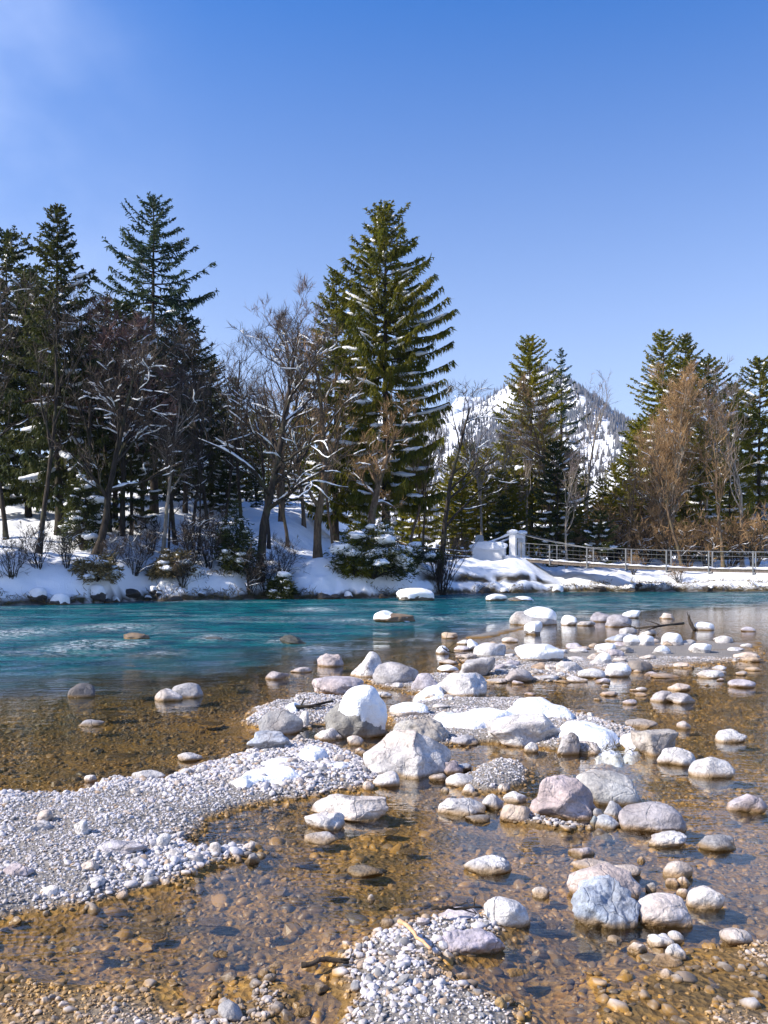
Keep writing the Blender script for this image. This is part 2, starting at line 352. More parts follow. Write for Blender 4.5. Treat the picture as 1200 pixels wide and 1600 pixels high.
BARS = [  # (pixel outline, crest height, softness)
 ([(-250, 1230), (0, 1232), (118, 1232), (170, 1212), (240, 1216), (310, 1190), (400, 1163), (490, 1155), (560, 1178), (605, 1210), (592, 1228), (480, 1243), (385, 1256), (330, 1275), (288, 1312), (330, 1320), (398, 1318), (405, 1328), (340, 1350), (290, 1376), (200, 1396), (118, 1420), (0, 1440), (-300, 1470)], .085, .22),
 ([(470, 1660), (505, 1530), (480, 1500), (560, 1440), (625, 1424), (700, 1420), (780, 1415), (805, 1440), (800, 1480), (720, 1500), (760, 1540), (860, 1560), (860, 1660)], .045, .22),
 ([(655, 1398), (690, 1378), (748, 1360), (752, 1368), (715, 1386), (670, 1404)], .040, .06),
 ([(710, 1222), (735, 1195), (790, 1180), (832, 1198), (830, 1218), (790, 1232), (740, 1236)], .085, .16),
 ([(362, 1132), (395, 1105), (470, 1082), (560, 1088), (600, 1100), (520, 1130), (430, 1142)], .075, .25),
 ([(600, 1105), (700, 1088), (820, 1088), (900, 1108), (1015, 1140), (1020, 1165), (900, 1172), (760, 1160), (680, 1165), (610, 1140)], .080, .3),
 ([(718, 994), (770, 984), (835, 974), (838, 978), (780, 992), (725, 998)], .06, .35),
 ([(700, 1030), (760, 1012), (880, 1010), (1000, 1000), (1200, 1000), (1200, 1030), (960, 1050), (860, 1065), (740, 1062)], .05, .6),
 ([(-200, 1520), (118, 1505), (250, 1512), (420, 1500), (470, 1540), (400, 1660), (-300, 1700)]  , .014, .14),
 ([(880, 1500), (960, 1470), (1080, 1455), (1250, 1440), (1300, 1660), (900, 1660)], .012, .14),
 ([(620, 1080), (560, 1062), (680, 1048), (760, 1060), (700, 1088)], .05, .35),
 ([(770, 1268), (830, 1262), (900, 1275), (960, 1290), (900, 1296), (800, 1284)], .035, .10),
]
BARS = [(np.array([gp(*p, .03) for p in poly]), h, s) for poly, h, s in BARS]
def sdist(X, Y, poly):                          # signed distance, positive inside
    inside = np.zeros(X.shape, bool); d = np.full(X.shape, 1e9)
    for a, b in zip(poly, np.roll(poly, -1, 0)):
        e = b-a; t = np.clip(((X-a[0])*e[0]+(Y-a[1])*e[1])/(e@e+1e-12), 0, 1)
        d = np.minimum(d, np.hypot(X-a[0]-t*e[0], Y-a[1]-t*e[1]))
        c = ((a[1] > Y) != (b[1] > Y)); xs = a[0]+(Y-a[1])*e[0]/(e[1] if abs(e[1]) > 1e-9 else 1e-9)
        inside ^= c & (X < xs)
    return np.where(inside, d, -d)
def terrain(X, Y):
    X = np.asarray(X, float); Y = np.asarray(Y, float)
    n = fbm2(X, Y, .9, 4, 3)
    pool = -.075+.03*n-.05*smooth(-1.0, -3.5, X)*smooth(6, 9, Y)
    k = smooth(-5.0, 11.0, Y-near_edge(X)-.9*n-.5*fbm2(X, Y, .35, 2, 8))
    bed = pool*(1-k)+k*(-.85+.15*n)
    near = Y < 34
    if near.any():
        bn = bed[near]; xn, yn = X[near], Y[near]; wob = .06*fbm2(xn, yn, 2.6, 3, 11)
        for poly, h, s in BARS:
            sd = sdist(xn, yn, poly)+wob
            t = smooth(-s, s*.8, sd)
            bn = bn*(1-t)+t*np.maximum(bn, h*(.55+.45*smooth(0, s*2.5, sd))+.016*fbm2(xn, yn, 3.1, 3, 21))
        bed = bed.copy(); bed[near] = bn
    d = Y-far_edge(X)
    zL = np.interp(d, [-1.5, 0, .5, 1.0, 1.8, 8, 22, 60, 120], [-.6, 0, .42, 1.0, 1.6, 3.2, 5.6, 10, 14])
    zM = np.interp(d, [-1.5, 0, .5, 1.0, 2.6, 4, 8, 20, 60, 120], [-.6, 0, .40, .95, 2.05, 2.2, 2.3, 3.3, 5, 6])
    zR = np.interp(d, [-1.5, 0, .5, 1.2, 1.7, 4.2, 8, 20, 60, 120], [-.6, 0, .42, .68, 1.2, 2.1, 2.15, 2.4, 3.2, 4])
    zF = np.interp(d, [-1.5, 0, .5, 2, 2.5, 7, 12, 40, 120], [-.6, 0, .40, .62, .95, 1.7, 2.0, 2.4, 4])
    a = smooth(-6.5, -3.5, X); b = smooth(0.8, 2.6, X); c = smooth(9.5, 11.5, X)
    bank = zL*(1-a)+a*(zM*(1-b)+b*(zR*(1-c)+c*zF))
    bank = bank+smooth(.1, 2, d)*(.22*fbm2(X, Y, .45, 4, 31)+.05*fbm2(X, Y, 2.4, 2, 37))+smooth(-.2, .4, d)*smooth(1.6, .5, d)*.25*fbm2(X, Y, 1.6, 3, 41)
    t = smooth(-1.5, -.3, d)
    return bed*(1-t)+t*bank, d
def tz(x, y): return float(terrain(np.array([x]), np.array([y]))[0][0])

def axis_y():
    out = list(np.arange(-5, 2.4, .4)); y = 2.4
    while y < 150:
        out.append(y)
        y += .065 if y < 9 else (.065+(y-9)*.025 if y < 20 else (.34 if y < 32 else (.17 if y < 60 else .17+(y-60)*.05)))
    return np.array(out)
AY = axis_y(); AX = 5*np.sinh(np.linspace(-3.33, 3.33, 360))
GX, GY = np.meshgrid(AX, AY); GZ, GD = terrain(GX, GY)
ny, nx = GX.shape
gyy, gxx = np.gradient(GZ); gy_ = gyy/np.gradient(AY)[:, None]; gx_ = gxx/np.gradient(AX)[None]
slope = np.hypot(gx_, gy_)
nn = fbm2(GX, GY, 1.1, 4, 51)
soil = np.zeros_like(GZ)
soil = np.maximum(soil, smooth(.34, .20, GZ+.16*nn)*smooth(-.3, 0, GD))
ledge = smooth(1.0, 1.25, GD)*smooth(1.75, 1.5, GD)*smooth(1.2, 2.6, GX)*smooth(11.5, 10, GX)*smooth(-.55, -.1, nn)
soil = np.maximum(soil, ledge)
bankm = smooth(-.35, -.05, GD)
idx = np.arange(ny*nx).reshape(ny, nx)
quads = np.stack([idx[:-1, :-1], idx[:-1, 1:], idx[1:, 1:], idx[1:, :-1]], -1).reshape(-1, 4)
ground_me = make_mesh('ground', np.stack([GX, GY, GZ], -1), None, quads, M_GROUND, True, {'soil': soil.ravel(), 'bank': bankm.ravel()})
link('ground', ground_me, kind='structure')
# snowy valley floor out to the mountain foot
vx = np.concatenate([-np.geomspace(3200, 60, 30), np.linspace(-55, 55, 12), np.geomspace(60, 3200, 30)]); vy = np.geomspace(125, 6600, 40)
VX, VY = np.meshgrid(vx, vy); VZ = 2.5+.5*fbm2(VX, VY, .01, 3, 9)
vi = np.arange(VX.size).reshape(VX.shape)
link('valley_floor', make_mesh('valley_floor', np.stack([VX, VY, VZ], -1), None, np.stack([vi[:-1, :-1], vi[:-1, 1:], vi[1:, 1:], vi[1:, :-1]], -1).reshape(-1, 4), M_SNOW), kind='structure')

# ------------------------------------------------------------------ water
WYs = AY[(AY < 62)][::1]; WXs = 5*np.sinh(np.linspace(-3.33, 3.33, 235))
WX, WY = np.meshgrid(WXs, WYs); WB, WD = terrain(WX, WY)
dep = np.maximum(0, -WB)
chop = smooth(.10, .6, dep)
ripple = .5*fbm2(WX*.7, WY*1.3, 1.1, 4, 61)+.35*vnoise(np.stack([WX*.4, WY, WX*0], -1), .6, 67)
WZ = chop*(.028*ripple)
foam = np.zeros_like(WX)
for (fx, fy, fw, fh, a) in [(180, 981, 60, 5, 1), (135, 1006, 40, 6, 1), (195, 1008, 30, 6, 1), (335, 997, 30, 5, .8), (120, 1013, 50, 7, .9), (440, 1002, 22, 4, .8), (490, 953, 40, 3, .9), (548, 969, 35, 3, .9), (330, 995, 20, 4, .7), (490, 1014, 30, 5, .6), (690, 967, 30, 3, .7), (775, 956, 35, 3, .8), (860, 950, 40, 2.5, .7), (20, 990, 60, 8, 1), (620, 942, 40, 2, .5), (250, 1022, 40, 6, .4), (930, 945, 30, 2, .6), (655, 1000, 30, 3, .5), (735, 974, 26, 2.5, .6)]:
    x0, y0 = gp(fx, fy); sx = fw/F*y0; y1 = gp(fx, fy-fh)[1]; sy = abs(y1-y0)
    foam = np.maximum(foam, a*np.exp(-((WX-x0)/sx)**2-((WY-y0)/sy)**2))
foam = np.maximum(foam, .26*smooth(.6, .9, chop)*smooth(.28, .55, fbm2(WX*.6, WY*1.6, .55, 4, 97)))
foam = np.clip(foam*1.3, 0, 1); WZ = WZ+foam*.035*(1+ripple)
wi = np.arange(WX.size).reshape(WX.shape)
wq = np.stack([wi[:-1, :-1], wi[:-1, 1:], wi[1:, 1:], wi[1:, :-1]], -1).reshape(-1, 4)
keep = ((WB < .06).reshape(-1)[wq]).any(1) & (WD.reshape(-1)[wq] < 1.2).any(1)
link('river', make_mesh('river', np.stack([WX, WY, WZ], -1), None, wq[keep], M_WATER, True, {'depth': dep.ravel(), 'choppy': (.02+.65*chop).ravel(), 'foam': foam.ravel()}), kind='structure')

# ------------------------------------------------------------------ mountain
def ridge_h(X, Y):
    # main mountain: apex near pixel (846,585) at 2200 m; the spine drops towards the viewer and to the right
    ax, ay, ah = (846-HX)/F*2300, 2300., (HY-583)/F*2300+0
    sx = X-ax; sy = Y-ay
    left = ah+sx*.42
    right = ah-sx*.75
    h = np.minimum(left, right)-np.maximum(0, -sy)*(.36-.09*smooth(-150, 250, sx))-np.maximum(0, sy)*.35
    h = h+20*fbm(np.stack([X, Y, X*0], -1), .0045, 5, 71)+6*fbm(np.stack([X, Y, X*0], -1), .02, 3, 75)
    return h
mx = np.linspace(-1500, 2300, 200); my = np.linspace(1250, 3000, 150)
MX, MY = np.meshgrid(mx, my); MH = ridge_h(MX, MY)
MH = np.maximum(MH, -15)
mi = np.arange(MX.size).reshape(MX.shape); MQ = np.stack([mi[:-1, :-1], mi[:-1, 1:], mi[1:, 1:], mi[1:, :-1]], -1).reshape(-1, 4)
link('mountain', make_mesh('mountain', np.stack([MX, MY, MH], -1), None, MQ, M_MTN), kind='structure')
px_, py_ = np.meshgrid(np.linspace(-600, 1500, 140), np.linspace(4600, 6200, 70))
pax = (716-HX)/F*5000
ph = (HY-612)/F*5000-np.abs(px_-pax)*np.where(px_ > pax, .72, .42)-np.abs(py_-5000)*.5+90*fbm(np.stack([px_, py_, px_*0], -1), .003, 5, 91)
ph = np.maximum(ph, -20); pi_ = np.arange(ph.size).reshape(ph.shape)
link('far_peak', make_mesh('far_peak', np.stack([px_, py_, ph], -1), None, np.stack([pi_[:-1, :-1], pi_[:-1, 1:], pi_[1:, 1:], pi_[1:, :-1]], -1).reshape(-1, 4), M_MTN), kind='structure')
# far-off wood on the mountain side
tx = rng.uniform(-300, 1500, 60000); ty = rng.uniform(1300, 2500, 60000); th_ = ridge_h(tx, ty)
dens = fbm2(tx, ty, .006, 4, 83)-.25*smooth(220, 480, th_)+.25
ok = (dens > rng.uniform(-.62, .50, 60000)) & (th_ > 0); tx, ty, th_ = tx[ok][:21000], ty[ok][:21000], th_[ok][:21000]
k = 4; a = np.arange(k)*2*math.pi/k; hgt = rng.uniform(9, 19, len(tx)); rad = hgt*rng.uniform(.13, .2, len(tx))
base = np.stack([tx[:, None]+rad[:, None]*np.cos(a), ty[:, None]+rad[:, None]*np.sin(a), np.repeat((th_-1)[:, None], k, 1)], -1)
tip = np.stack([tx, ty, th_+hgt], -1)[:, None]
TV = np.concatenate([base, tip], 1); b0 = np.arange(len(tx))[:, None, None]*(k+1); j = np.arange(k)
TT = (b0+np.stack([j, (j+1) % k, np.full(k, k)], 1)[None]).reshape(-1, 3)
link('mountain_forest', make_mesh('mountain_forest', TV, TT, None, M_FARTREE, False), kind='stuff', label='dark conifer wood scattered over the snowy mountainside', cat='forest')

# ------------------------------------------------------------------ rocks
def rock_shape(seed, style, sub, planes=None):
    U, T = ico(sub); g = np.random.default_rng(seed)
    r = np.ones(len(U))
    if style == 'angular': npl, lo, hi, nz_ = 12, .50, .86, .07
    elif style == 'blocky': npl, lo, hi, nz_ = 9, .50, .78, .06
    elif style == 'flat': npl, lo, hi, nz_ = 8, .55, .9, .07
    elif style == 'lumpy': npl, lo, hi, nz_ = 4, .75, .95, .15
    else: npl, lo, hi, nz_ = 7, .68, .93, .05
    for _ in range(npl):
        n = g.normal(size=3); n[2] *= .8; n /= np.linalg.norm(n); d = g.uniform(lo, hi)
        c = d/np.maximum(U@n, .02); kk = {'angular': 34, 'blocky': 30, 'flat': 18, 'lumpy': 10}.get(style, 13)
        r = -np.log(np.exp(-kk*r)+np.exp(-kk*np.minimum(c, 6)))/kk
    for (a_, b_, c_, d_) in planes or []:
        n = np.array([a_, b_, c_])/math.sqrt(a_*a_+b_*b_+c_*c_); c = np.minimum(d_/np.maximum(U@n, .02), 6)
        r = -np.log(np.exp(-38*r)+np.exp(-38*c))/38
    off = g.uniform(-50, 50, 3)
    r = r*(1+nz_*fbm(U+off, 1.6, 3, seed % 97)+nz_*.45*fbm(U+off, 5, 3, seed % 89+3))
    V = U*r[:, None]
    V = V+.13*np.stack([vnoise(U+off+k*9.1, 1.3, seed % 71+k) for k in range(3)], -1)
    mn, mxx = V.min(0), V.max(0)
    return (V-(mn+mxx)/2)/((mxx-mn)/2), T
def vnorm(V, T):
    n = np.zeros_like(V); f = np.cross(V[T[:, 1]]-V[T[:, 0]], V[T[:, 2]]-V[T[:, 0]])
    for k in range(3): np.add.at(n, T[:, k], f)
    return n/(np.linalg.norm(n, axis=1)[:, None]+1e-9)
def snow_cap(V, T, thick, seed, cover=(.15, .75), bias=(0, 0), amount=0.0):
    sc = V.max(0)-V.min(0); L = sc[:2].max(); q = V/L
    n = (V-np.array([0, 0, (V[:, 2].max()+V[:, 2].min())/2]))/(sc/2)**2; n /= np.linalg.norm(n, axis=1)[:, None]+1e-9
    s = n[:, 2]+.22*fbm(q+seed, 1.6, 2, seed % 31)+bias[0]*q[:, 0]+bias[1]*q[:, 1]+amount
    s = smooth(cover[0], cover[1], s)
    W = V+np.array([0, 0, 1.])*(thick*s*(.8+.25*vnoise(q+seed*2, 2.2, 7)))[:, None]+n*((s-.22)*thick*.55)[:, None]
    E = np.concatenate([T[:, [0, 1]], T[:, [1, 2]], T[:, [2, 0]]]); E = np.concatenate([E, E[:, ::-1]]); cnt = np.bincount(E[:, 0], minlength=len(W))[:, None]
    for _ in range(7 if len(W) > 2000 else 3):
        A_ = np.zeros_like(W); np.add.at(A_, E[:, 0], W[E[:, 1]]); W = W+(A_/cnt-W)*(.6*smooth(.25, .6, s))[:, None]
    return W
STONE_SITES = []
def rock(px, py, w, h, style, tint, label, seed=None, snow=0.0, name='boulder', cat='boulder', group=None, depth=.8, sub=4, bias=(0, 0), amount=0.0, cover=(.15, .75), tilt=0.0, mat=M_ROCK, rot=None, planes=None):
    """px, py = middle of the visible foot; w, h = size in photo pixels"""
    seed = seed if seed is not None else int(px*7+py*13)
    z0 = 0.0
    for _ in range(4):
        x, y = gp(px, py, z0); z0 = max(0.0, tz(x, y))
    W = w/F*y; D = W*depth; yc = y+D*.42; W = w/F*yc; x = (px-HX)/F*yc
    ztop = CAMZ-(py-h-HY)/F*(yc+D*.05)
    vis = ztop-z0; zb = z0-max(.03, .62*vis)
    sub = min(sub, 5 if w >= 115 else 4 if w >= 60 else 3 if w >= 24 else 2)
    V, T = rock_shape(seed, style, sub, planes)
    g = np.random.default_rng(seed+5); a = g.uniform(0, 6.28) if rot is None else rot
    V = V@np.array([[math.cos(a), math.sin(a), 0], [-math.sin(a), math.cos(a), 0], [0, 0, 1]])
    mn, mxx = V.min(0), V.max(0); V = (V-(mn+mxx)/2)/((mxx-mn)/2)
    if tilt: V[:, 2] += tilt*V[:, 0]; V[:, 2] = (V[:, 2]-V[:, 2].min())/(np.ptp(V[:, 2]))*2-1
    Hh = ztop-zb; V = V*np.array([W/2, D/2, Hh/2])+np.array([0, 0, Hh/2])
    me = make_mesh(name, V, T, None, mat)
    o = link(name, me, None, label, cat, group, loc=(x, yc, zb), color=tint)
    if snow > 0:
        cap = snow_cap(V, T, snow*vis, seed+9, cover, bias, amount)
        link('snow_cap', make_mesh('snow_cap', cap, T, None, M_SNOW), o)
    STONE_SITES.append((x, yc, max(W, D)/2))
    return o
PALE, GREY, WARM, LAV, BLUE, DARK, WHITE, BROWN = (.74, .71, .69), (.46, .45, .45), (.72, .62, .54), (.62, .57, .61), (.48, .54, .64), (.15, .13, .10), (.84, .82, .81), (.22, .15, .09)
big = [  # hero boulders: px, foot y, width, height, style, tint, label, options
 (555, 1154, 100, 66, 'lumpy', (.30, .29, .27), 'large dark grey boulder with thick snow cap sliding off its side', dict(snow=.26, bias=(1.3, 0.2), amount=-.05, cover=(.2, .6), sub=5, seed=42)),
 (637, 1216, 140, 77, 'round', PALE, 'large pale pyramid shaped boulder with a sharp vertical edge and lichen specks', dict(sub=5, seed=78, depth=.8, rot=0, planes=[(-.62, -.35, .75, .36), (.75, -.62, .42, .42), (.5, .5, .8, .5), (-.2, -.95, .12, .62)])),
 (657, 1163, 90, 42, 'lumpy', (.52, .51, .48), 'rounded grey boulder tucked behind the pale pyramid boulder', dict(sub=4)),
 (818, 1166, 118, 52, 'blocky', PALE, 'large pale boulder with flat sloping top before the snow slab', dict(sub=5, seed=12, depth=.7, rot=0, planes=[(-.45, -.25, .9, .42), (.35, -.9, .15, .5), (.8, -.2, .6, .6)])),
 (878, 1281, 113, 71, 'angular', (.62, .51, .50), 'large pinkish rough boulder with pitted facets in the pool', dict(sub=5, seed=31, rot=0, planes=[(-.6, -.6, .5, .55), (.7, -.65, .3, .5), (.25, -.2, .95, .6)])),
 (953, 1258, 104, 55, 'blocky', (.58, .57, .55), 'grey slab boulder leaning behind the pinkish boulder', dict(sub=5, seed=8, tilt=-.35)),
 (1019, 1301, 106, 49, 'round', (.44, .41, .43), 'smooth dark grey oval boulder lying in the pool', dict(sub=4, tilt=-.1)),
 (546, 1283, 124, 39, 'angular', PALE, 'long white faceted boulder with shaded right flank in brown pool', dict(sub=5, seed=23, depth=.6, rot=0, planes=[(-.7, -.4, .6, .5), (.45, -.85, .3, .45), (.1, .1, 1, .6)])),
 (507, 1298, 64, 29, 'angular', PALE, 'smaller white faceted boulder leaning on the long white boulder', dict(seed=99, sub=4)),
 (946, 1450, 104, 78, 'lumpy', (.48, .55, .66), 'round blue grey boulder with a dished face and white streak', dict(sub=5, seed=5, rot=0, planes=[(.12, -.75, .65, .52)])),
 (944, 1408, 116, 58, 'round', (.76, .63, .57), 'pale peach boulder half hidden behind the blue grey one', dict(sub=4)),
 (1036, 1449, 84, 51, 'round', (.80, .73, .70), 'smooth cream boulder touching the round blue grey boulder', dict(sub=4)),
 (736, 1493, 106, 44, 'lumpy', (.62, .57, .66), 'lumpy lavender conglomerate boulder beside the bare stick', dict(sub=5, depth=.6)),
 (793, 1449, 74, 49, 'round', WHITE, 'smooth white egg shaped boulder tilted in golden gravel', dict(tilt=-.35)),
 (762, 1365, 76, 28, 'round', WHITE, 'smooth white boulder alone in the calm blue pool', dict(depth=.7)),
 (720, 1088, 86, 38, 'angular', WHITE, 'bright white broad boulder with crumbly right end', dict(sub=4)),
 (572, 1058, 56, 40, 'blocky', WHITE, 'white upright boulder with facets beside the grey mound boulder', dict()),
 (618, 1068, 72, 34, 'round', (.50, .48, .49), 'grey mound boulder with pale left end', dict()),
 (529, 1086, 84, 30, 'flat', LAV, 'flat topped lavender boulder behind the snow capped one', dict()),
 (664, 1076, 44, 25, 'round', LAV, 'small lavender grey boulder against the bright white one', dict()),
 (439, 1141, 70, 33, 'angular', (.42, .42, .43), 'grey angular boulder on the pebble spit', dict()),
 (422, 1171, 70, 28, 'angular', BLUE, 'blue grey wedge shaped boulder at the head of the gravel bar', dict()),  # shade on this boulder is put into its bluish tint
 (513, 1157, 44, 20, 'round', PALE, 'pale rounded stone at the foot of the dark snow capped boulder', dict()),
 (604, 1230, 42, 25, 'round', WHITE, 'white rounded stone reflected in the pool at the gravel tip', dict()),
 (232, 1224, 54, 22, 'flat', PALE, 'pale flat wedge stone at the upper edge of the gravel bar', dict()),
 (193, 1334, 78, 24, 'flat', (.56, .53, .56), 'broad flat stone sunk into the middle of the gravel bar', dict()),
 (502, 1318, 56, 18, 'flat', PALE, 'low flat white stone below the two faceted boulders', dict()),
 (570, 1369, 58, 16, 'flat', (.17, .16, .14), 'wet dark flat stone alone in the brown shallows', dict()),
 (722, 1275, 78, 28, 'flat', PALE, 'low pale boulder with pointed left end in the blue pool', dict()),
 (747, 1285, 40, 13, 'flat', (.24, .23, .23), 'small dark flat stone touching the low pale boulder', dict()),
 (770, 1265, 34, 25, 'angular', PALE, 'pale upright stone between the low boulder and peach stone', dict()),
 (806, 1279, 52, 24, 'flat', (.64, .52, .42), 'peach coloured flat stone beside the pinkish boulder', dict()),
 (961, 1280, 40, 30, 'angular', (.55, .55, .57), 'small grey white stone wedged below the leaning slab', dict()),
 (948, 1295, 42, 22, 'round', (.52, .56, .62), 'pale blue rounded stone before the dark oval boulder', dict()),
 (1041, 1323, 62, 25, 'lumpy', PALE, 'knobbly pale stone below the dark oval boulder', dict()),
 (909, 1338, 42, 15, 'flat', LAV, 'small lavender stone alone above the peach boulder', dict()),
 (924, 1364, 60, 20, 'flat', WARM, 'flat cream stone resting behind the peach boulder', dict()),
 (978, 1372, 48, 22, 'flat', WARM, 'cream stone with ochre underside right of the peach boulder', dict()),
 (1058, 1372, 46, 28, 'round', WARM, 'cream rounded stone with ochre foot at the edge of the pool', dict()),
 (717, 1438, 64, 18, 'flat', LAV, 'low flat lavender stone above the conglomerate boulder', dict()),
 (1026, 1181, 72, 40, 'angular', (.46, .43, .40), 'brown grey angular boulder at the end of the snow slab', dict()),
 (1056, 1197, 60, 28, 'round', PALE, 'pale loaf shaped boulder before the brown grey angular one', dict()),
 (887, 1171, 38, 28, 'angular', (.50, .48, .48), 'grey white angular stone at the front of the snow slab', dict()),
 (915, 1179, 52, 21, 'round', (.58, .55, .54), 'smooth pale oval stone below the snow slab', dict()),
 (830, 1176, 24, 17, 'round', WHITE, 'small white stone leaning on the flat sloping boulder', dict()),
 (719, 1229, 46, 22, 'round', PALE, 'pale mottled stone at the foot of the pebble mound', dict()),
 (704, 1211, 40, 22, 'angular', (.46, .40, .44), 'purplish rough stone touching the pale pyramid boulder', dict()),
 (833, 977, 74, 23, 'round', (.50, .48, .47), 'long boulder with snow on its right shoulder by the deep channel', dict(snow=.25, bias=(1.2, 0), amount=-.45)),
 (966, 980, 42, 20, 'round', (.42, .40, .43), 'rounded lavender grey boulder beyond the stone shoal', dict()),
 (940, 972, 36, 16, 'round', (.44, .41, .45), 'lavender grey stone behind the rounded boulder beyond the shoal', dict()),
 (833, 992, 28, 14, 'flat', (.22, .20, .19), 'small dark stone wearing a thick snow cap in open shallows', dict(snow=.55, amount=.25)),
 (844, 1034, 76, 18, 'flat', (.36, .30, .25), 'long flat stone blanketed by a wavy snow layer', dict(snow=.6, amount=.3, depth=.6)),
 (765, 1024, 54, 20, 'blocky', WHITE, 'white blocky boulder with grey right end beyond the shoal', dict()),
 (745, 1057, 58, 31, 'angular', (.55, .53, .53), 'rough grey white boulder behind the bright white one', dict()),
 (810, 1067, 46, 22, 'blocky', (.46, .44, .46), 'grey square stone amid flat stones of the shoal', dict()),
 (1037, 1097, 44, 18, 'flat', (.50, .46, .46), 'flat pinkish stone mirrored in calm water', dict()),
 (1064, 1100, 44, 18, 'flat', (.54, .51, .51), 'grey flat stone beside the mirrored pinkish one', dict()),
 (263, 1096, 44, 20, 'round', PALE, 'pale oval stone leaning on its grey twin in open shallows', dict()),
 (293, 1091, 48, 24, 'round', (.44, .42, .42), 'grey oval stone in open shallows touching the pale twin', dict()),
 (128, 1090, 44, 23, 'round', (.13, .13, .14), 'dark wet rounded stone in the shaded shallows', dict()),
 (145, 1135, 40, 11, 'flat', (.46, .44, .44), 'low grey stone alone in dark shallow water', dict()),
 (296, 1190, 40, 15, 'round', PALE, 'pale rounded stone with ochre rim above the gravel bar', dict()),
 (214, 999, 42, 11, 'lumpy', BROWN, 'brown wet rock breaking the rapids', dict()),
 (459, 1007, 44, 15, 'angular', (.07, .075, .06), 'dark mossy rock with upright left end in the channel', dict(tilt=-.4)),
 (330, 1001, 34, 6, 'flat', (.06, .07, .07), 'dark rock awash under a small ripple', dict()),
 (616, 972, 66, 14, 'flat', BROWN, 'low brown rock in the channel with snow on its tip', dict(snow=.5, bias=(-2.2, 0), amount=-.75)),
 (516, 1042, 42, 21, 'lumpy', (.55, .47, .45), 'pinkish two humped stone left of the white upright boulder', dict()),
 (433, 1062, 38, 14, 'flat', (.52, .46, .45), 'low pinkish stone in open shallow water', dict()),
 (471, 1051, 34, 9, 'flat', (.50, .44, .43), 'thin flat stone between two pinkish stones in the shallows', dict()),
 (650, 939, 62, 14, 'lumpy', (.14, .12, .09), 'mossy mid channel islet rock topped by lumpy snow', dict(snow=.45, amount=.1)),
 (775, 939, 32, 7, 'flat', (.16, .14, .12), 'snow topped flat rock by the far bank', dict(snow=.6, amount=.2)),
 (815, 939, 42, 6, 'flat', (.12, .10, .09), 'long dark rock with snow on one end by the far bank', dict(snow=.5, bias=(1.6, 0), amount=-.4)),
]
for b in big: rock(*b[:7], name='boulder' if b[2] >= 50 else 'river_stone', cat='boulder' if b[2] >= 50 else 'stone', **{k: v for k, v in b[7].items()})
